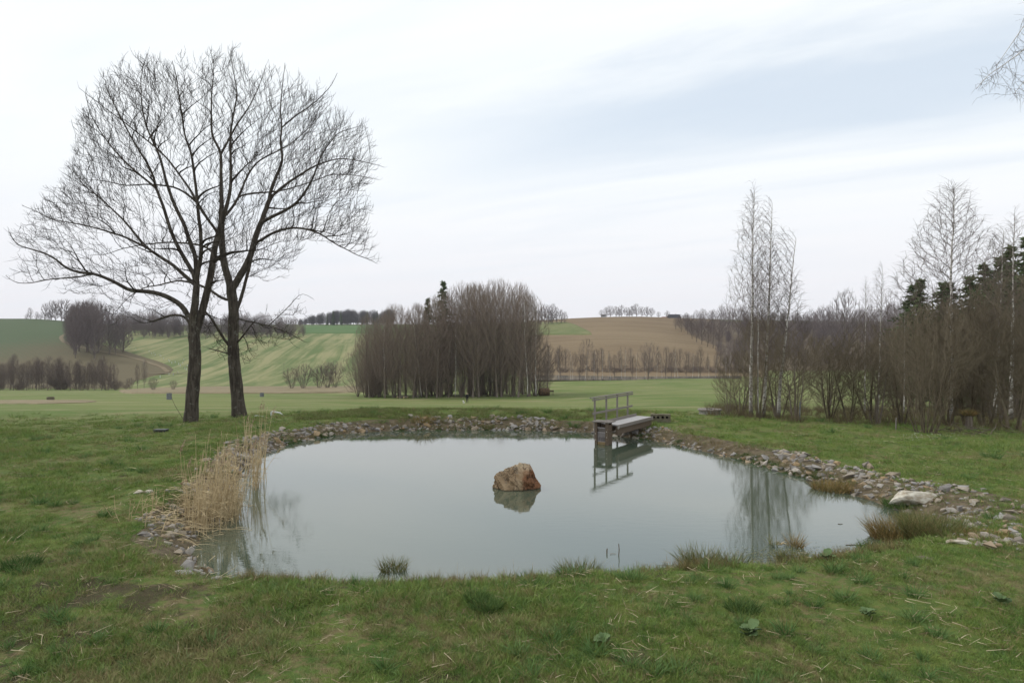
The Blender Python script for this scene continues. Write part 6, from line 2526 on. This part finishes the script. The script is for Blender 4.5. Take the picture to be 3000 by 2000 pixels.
def reeds():
    def bed(label, spots, seed, name='reed_clump'):
        rg = np.random.default_rng(seed)
        loc = Vector((spots[0][0], spots[0][1], 0))
        t = thing(name, label, 'reeds', loc, 0, 'dry reeds at the left shore')
        T = Tree()
        V, Tr, off = [], [], 0
        PV, PT, poff = [], [], 0
        k = 0
        for (x, y, hh) in spots:
            n = 9
            lean = rg.normal(0, 0.085, 2) + np.array([-0.02, 0])
            if rg.random() < 0.16:
                lean = rg.normal(0, 0.28, 2)
            pts = []
            z0 = max(-0.05, g1(x, y))
            c = np.array([x - loc.x, y - loc.y, z0 - 0.05])
            dv = np.array([lean[0], lean[1], 1.0])
            for s in range(n + 1):
                pts.append(c.copy())
                dv = dv + np.array([rg.normal(0.012, 0.02), rg.normal(0, 0.02), 0])
                dv /= np.linalg.norm(dv)
                c = c + dv * hh / n
            T.path(pts, 0.0078, 0.0042, k)
            k += 1
            # hanging dead leaves
            for q in range(rg.integers(2, 5)):
                p = pts[rg.integers(2, n)]
                a = rg.uniform(0, 6.28)
                d = np.array([math.cos(a), math.sin(a), 0.9])
                v, tt = blade_strip(p, d / np.linalg.norm(d), (math.cos(a) * 0.6, math.sin(a) * 0.6, -1.6), rg.uniform(0.15, 0.42), 0.011, 3, rg)
                V += v
                Tr += [(i + off, j + off, l + off) for i, j, l in tt]
                off += len(v)
            if rg.random() < 0.30 and hh > 1.3:
                p = pts[-1]
                da = rg.normal(0.5, 0.35)
                for q in range(34):
                    s = rg.random()
                    b = p - dv * 0.05 + np.array([0.10 * s * s * math.cos(da), 0.10 * s * s * math.sin(da), 0.26 * s - 0.03])
                    d = np.array([math.cos(da) * 0.6, math.sin(da) * 0.3, 0.55]) + rg.normal(0, 0.45, 3)
                    d /= np.linalg.norm(d)
                    v, tt = blade_strip(b, d, (math.cos(da) * 0.4, 0, -0.7), rg.uniform(0.05, 0.13) * (1.2 - s), 0.016, 2, rg)
                    PV += v
                    PT += [(i + poff, j + poff, l + poff) for i, j, l in tt]
                    poff += len(v)
        P, par, tg, rad = T.arrays()
        v, f = tubes(P, par, rad, np.ones(len(P), bool), 3)
        o = link('stalks', mesh_np('stalks', v, f), M_reed, t)
        o['kind'] = 'stuff'
        o = link('leaves', mesh_np('leaves', np.array(V), [np.array(Tr)]), M_reed, t)
        o['kind'] = 'stuff'
        if PV:
            o = link('plumes', mesh_np('plumes', np.array(PV), [np.array(PT)]), M_plume, t)
            o['kind'] = 'stuff'
    rg = np.random.default_rng(3)
    S = []
    for i in range(330):
        u = rg.random() ** 0.8
        px = 446 + 90 * u + rg.normal(0, 20)
        py = 1213 - 42 * u + rg.normal(0, 12)
        x, y = on_water(px, py)
        S.append((x, y, rg.uniform(0.45, 1.15) if rg.random() < 0.82 else rg.uniform(1.2, 1.75)))
    bed('large bed of dry straw-coloured reeds at the left shore', S, 41)
    S = []
    for i in range(42):
        x, y = on_water(586 + rg.normal(0, 5), 1119 + rg.normal(0, 3))
        S.append((x, y, rg.uniform(0.9, 1.5)))
    for i in range(6):
        x, y = on_water(606 + rg.normal(0, 5), 1108 + rg.normal(0, 4))
        S.append((x, y, rg.uniform(1.4, 2.3)))
    bed('narrow tuft of dry reeds standing in open water right of the large bed', S, 42)
    S = []
    for i in range(70):
        u = rg.random()
        x, y = on_water(505 + 115 * u + rg.normal(0, 12), 1130 - 95 * u + rg.normal(0, 8))
        S.append((x - 0.25, y, rg.uniform(0.6, 1.4)))
    bed('sparse plumed reeds along the left bank behind the large bed', S, 43)
    S = []
    for i in range(26):
        x, y = on_water(350 + rg.normal(0, 40), 1225 + rg.normal(0, 26))
        S.append((x, y, rg.uniform(0.2, 0.6)))
    bed('thin short dead stalks in the grass left of the reed bed', S, 44)
    # bent and broken stalks in front of the bed
    rg = np.random.default_rng(9)
    V, Tr, off = [], [], 0
    x0, y0 = on_water(430, 1225)
    for i in range(260):
        x, y = on_water(425 + rg.normal(0, 42), 1205 + rg.normal(0, 30))
        z = max(0.02, g1(x, y)) + rg.uniform(0.0, 0.16)
        a = rg.uniform(0, 6.28) if rg.random() < 0.5 else rg.normal(0.1, 0.5)
        v, t = blade_strip((x - x0, y - y0, z), np.array([math.cos(a), math.sin(a), rg.uniform(-0.05, 0.35)]), (0, 0, -0.5), rg.uniform(0.25, 0.9), 0.012, 4, rg)
        V += v
        Tr += [(i_ + off, j + off, l + off) for i_, j, l in t]
        off += len(v)
    o = link('broken_reeds', mesh_np('broken_reeds', np.array(V), [np.array(Tr)]), M_reed, loc=(x0, y0, 0))
    tag(o, 'flattened broken reed stalks on the left shore before the reed bed', None, None, 'stuff')


reeds()


def leaf_plants():
    M_butter = material('broad_green_leaf', twig_fn((0.075, 0.125, 0.045), (0.110, 0.160, 0.060)), 0.8, 0, 0.3)
    bm = bmesh.new()
    n = 9
    mid = []
    for i in range(n + 1):
        t = i / n
        w = 0.5 * math.sin(math.pi * min(1, t * 0.92 + 0.08)) ** 0.8 * (1 + 0.08 * math.sin(i * 3))
        z = 0.16 * math.sin(math.pi * t)
        mid.append([bm.verts.new((t, -w, z + 0.10 + 0.05 * math.sin(i * 2.1))), bm.verts.new((t, 0, z)), bm.verts.new((t, w, z + 0.10 + 0.05 * math.cos(i * 2.3)))])
    for A, B in zip(mid[:-1], mid[1:]):
        bm.faces.new((A[0], A[1], B[1], B[0]))
        bm.faces.new((A[1], A[2], B[2], B[1]))
    leaf = bm_mesh('leaf', bm, True)
    leaf.materials.append(M_butter)
    for lab, px, py, s, cnt in [('broad-leaved green plant low in the right foreground lawn', 1718, 1462, 0.13, 12), ('bright leafy plant at the near water edge, left of the flat stones', 1897, 1287, 0.15, 8),
                                ('small dark leafy rosette in the right lawn', 1990, 1417, 0.11, 8), ('leafy rosette at the far lower right of the lawn', 2300, 1388, 0.12, 9), ('low leafy weed in the lawn, left of the broad-leaved plant', 1385, 1478, 0.10, 9)]:
        loc = hit(px, py)
        t = thing('leafy_plant', lab, 'plant', loc, random.uniform(0, 6), 'broad-leaved weeds in the lawn')
        for i in range(cnt):
            o = link('leaf', leaf, None, t)
            a = 2 * math.pi * i / cnt * 1.618
            k = s * random.uniform(0.6, 1.15)
            o.scale = (k, k, k)
            o.rotation_euler = (random.uniform(-0.3, 0.3), -random.uniform(0.1, 0.75), a)
            o.location = (0.03 * math.cos(a), 0.03 * math.sin(a), 0.015 + 0.008 * i)


leaf_plants()


def sticks():
    def stick(name, label, cat, pts, r0, r1, m, group=None):
        b = Vector(pts[0])
        T = Tree()
        T.path([np.array(Vector(p) - b) for p in pts], r0, r1, 0)
        P, par, tg, rad = T.arrays()
        o = link(name, limb_mesh(name, P, par, rad, tg, 0, 6), m, loc=b)
        return tag(o, label, cat, group)
    x, y = on_water(1394, 1270)
    stick('stick', 'short upright stick in the water near the shore, left of the taller one', 'stick', [(x, y, -0.1), (x, y, 0.05), (x + 0.005, y, 0.09)], 0.013, 0.010, M_woodbrown, 'sticks in the shallows')
    x, y = on_water(1421, 1275)
    stick('stick', 'taller dark stick in the water near the shore', 'stick', [(x - 0.01, y, -0.1), (x + 0.01, y, 0.10), (x + 0.0, y, 0.22)], 0.010, 0.007, M_woodbrown, 'sticks in the shallows')
    x, y = on_water(1402, 1268)
    stick('stick', 'pale twig floating between the two upright sticks', 'stick', [(x - 0.02, y - 0.12, 0.010), (x + 0.03, y - 0.10, 0.012), (x + 0.09, y - 0.12, 0.008)], 0.005, 0.003, M_sill, 'sticks in the shallows')
    for lab, px, py, L_, a in [('thin dark twig floating near the right shore', 2440 / 2.94 * 0 + 1966, 1324 * 0 + 1249 + 77, 0, 0)][:0]:
        pass
    for lab, px, py, ln in [('longer dark twig floating left of the right rush clump', 1966, 1251, 0.40), ('tiny twig floating on the water above the longer one', 1930, 1203, 0.10), ('short twig floating beside the near right shore', 2035, 1253, 0.12), ('floating stalk left of the rock, by the reeds', 1, 1, 0)][:3]:
        x, y = on_water(px, py)
        stick('twig', lab, 'twig', [(x - ln / 2, y, 0.006), (x, y - 0.01, 0.008), (x + ln / 2, y, 0.006)], 0.007, 0.005, M_woodbrown, 'twigs floating on the pond')
    # broken bulrush heap in the right shallows
    x, y = on_water(1795, 1248)
    t = thing('broken_bulrush', 'heap of broken pale bulrush leaves in the right shallows', 'plant', (x, y, 0))
    rg = np.random.default_rng(77)
    for i in range(16):
        a = rg.uniform(0, 6.28)
        d = np.array([math.cos(a), math.sin(a) * 0.6, rg.uniform(0.0, 0.9)])
        v, tr = blade_strip((rg.normal(0, .04), rg.normal(0, .04), 0.0), d / np.linalg.norm(d), (math.cos(a) * .5, 0, -1.4), rg.uniform(0.14, 0.30), 0.016, 4, rg)
        me = mesh_np('stalk', np.array(v), [np.array(tr)])
        link('stalk', me, M_reed if i % 3 else M_rushbrown, t)
    # tall dead grass stems along the near shore
    rg = np.random.default_rng(78)
    for i, (px, py, h) in enumerate([(1182, 1340, 0.65), (1222, 1340, 0.55), (1068, 1345, 0.48), (1095, 1345, 0.42), (1300, 1332, 0.60), (1348, 1322, 0.36), (1050, 1345, 0.62), (1290, 1330, 0.45), (868, 1348, 0.2), (1150, 1342, 0.3)]):
        b = hit(px, py)
        ln = rg.normal(0, 0.12)
        stick('grass_stem', 'tall thin dead grass stem on the near shore, against the water', 'grass stem', [(b.x + ln * h * (k / 6) ** 1.6, b.y, b.z - 0.03 + h * k / 6) for k in range(7)], 0.0030, 0.0014, M_reed, 'tall dead stems on the near shore')
    # bare leaning sapling by the left ash
    b = at(424, 33.6)
    e = [(422, 964), (412, 948), (402, 931), (396, 918), (393, 905)]
    pts = [(b.x, b.y, b.z - 0.05)] + [((p - CX) / F * (33.6 + 0.1 * i), 33.6 + 0.1 * i, H + (CY - q) / F * (33.6 + 0.1 * i)) for i, (p, q) in enumerate(e)]
    stick('sapling', 'thin bare leaning sapling at the foot of the left ash', 'sapling', pts, 0.016, 0.006, M_shrubbark)
    # heap of pruned branches at the foot of the right thicket
    b = at(2235, 30.5)
    t = thing('branch_heap', 'low heap of pale pruned branches under the shrubs at right', 'branch heap', b)
    rg = np.random.default_rng(79)
    for i in range(46):
        a = rg.uniform(0, 6.28)
        c = np.array([rg.normal(0, 1.0), rg.normal(0, 0.35), rg.uniform(0.02, 0.30)])
        L_ = rg.uniform(0.5, 1.5)
        dv = np.array([math.cos(a), math.sin(a) * 0.5, rg.normal(0.12, 0.25)])
        T = Tree()
        T.path([c + dv * L_ * k / 4 + rg.normal(0, 0.03, 3) for k in range(5)], rg.uniform(0.010, 0.024), 0.005, 0)
        P, par, tg, rad = T.arrays()
        link('branch', limb_mesh('branch', P, par, rad, tg, 0, 5), M_shrubbark if i % 2 else M_bark, t)
    # pollarded stump with a tuft of brown shoots
    b = at(2225, 33.0)
    t = thing('pollard_stump', 'short pollarded stump with a ball of brown shoots under the shrubs', 'stump', b)
    T = Tree()
    T.path([(0, 0, -0.1), (0.02, 0, 0.25), (0.0, 0, 0.5), (0.03, 0, 0.72)], 0.15, 0.13, 0, -1, 0.05)
    P, par, tg, rad = T.arrays()
    link('trunk', limb_mesh('trunk', P, par, rad, tg, 0, 8), M_bark, t)
    v, tr = clump(420, 0.20, 0.25, 0.48, 0.014, 1.8, 0.4, 2, 400)
    v[:, 2] += 0.62
    link('shoots', mesh_np('shoots', v, [tr]), M_rushbrown, t)['kind'] = 'stuff'
    # white post and fence stakes among the right shrubs
    for lab, px, Y, h, r, m in [('pale grey metal pipe standing among the dark shrubs right of the birches', 1837, 34.5, 1.0, 0.03, M_greyblue), ('old wooden stake beside the largest willow shrub', 2058, 31.5, 0.55, 0.035, M_wood)]:
        b = at(px, Y)
        stick('stake', lab, 'stake', [(b.x, b.y, b.z - 0.1), (b.x, b.y, b.z + h * .5), (b.x + 0.02, b.y, b.z + h)], r, r * 0.95, m)


sticks()


def flowers():
    rg = np.random.default_rng(63)
    M_petal = material('white_petals', solid_noise((0.62, 0.62, 0.55), (0.74, 0.74, 0.68), 9.0), 0.8, 0, 0.1)
    V, T, off = [], [], 0
    for i in range(70):
        px = rg.choice([2090, 2110, 2150, 2190]) + rg.normal(0, 12)
        q = hit(px, 1004 + rg.normal(2, 5))
        c = np.array(q) + np.array([0, 0, 0.07 + rg.random() * 0.06])
        for k in range(3):
            a = k * 2.09 + rg.random()
            d = np.array([math.cos(a), math.sin(a), 0.4])
            e = np.array([-math.sin(a), math.cos(a), 0.0])
            V += [c, c + d * 0.024 + e * 0.010, c + d * 0.024 - e * 0.010]
            T.append((off, off + 1, off + 2))
            off += 3
    tag(link('wood_anemones', mesh_np('wood_anemones', np.array(V), [np.array(T)]), M_petal), 'small white spring flowers under the largest willow', None, None, 'stuff')
    # floating weed in the right shallows
    V, T, off = [], [], 0
    for i in range(1500):
        px, py = rg.normal(1790, 62), rg.normal(1277, 11)
        if rg.random() < 0.3:
            px, py = rg.normal(1960, 50), rg.normal(1262, 6)
        x, y = on_water(px, py)
        a = rg.uniform(0, 6.28)
        s = rg.uniform(0.015, 0.05)
        c = np.array([x, y, rg.uniform(0.003, 0.012)])
        d = np.array([math.cos(a), math.sin(a), 0.1])
        e = np.array([-math.sin(a), math.cos(a), 0.05])
        V += [c, c + d * s + e * s * 0.2, c + d * s * 0.5 - e * s * 0.3]
        T.append((off, off + 1, off + 2))
        off += 3
    tag(link('floating_weed', mesh_np('floating_weed', np.array(V), [np.array(T)]), M_rush), 'brown floating water weed in the right shallows', None, None, 'stuff')


flowers()


def haze():
    """thin spring haze: a closed box of air round everything"""
    lo = min(v.co.z for v in GROUND.data.vertices) - 1.0
    m = bpy.data.materials.new('haze')
    m.use_nodes = True
    nt = NT(m.node_tree)
    m.node_tree.nodes.clear()
    v = nt.new('ShaderNodeVolumePrincipled')
    v.inputs['Color'].default_value = (0.88, 0.90, 0.97, 1)
    v.inputs['Density'].default_value = 0.00011
    out = nt.new('ShaderNodeOutputMaterial')
    m.node_tree.links.new(v.outputs[0], out.inputs['Volume'])
    hi = 85.0
    bm = bmesh.new()
    box_bm(bm, (0, 737, (lo + hi) / 2), (2850, 775, (hi - lo) / 2))
    tag(link('haze', bm_mesh('haze', bm), m), 'thin pale haze over the valley', None, None, 'stuff')


haze()
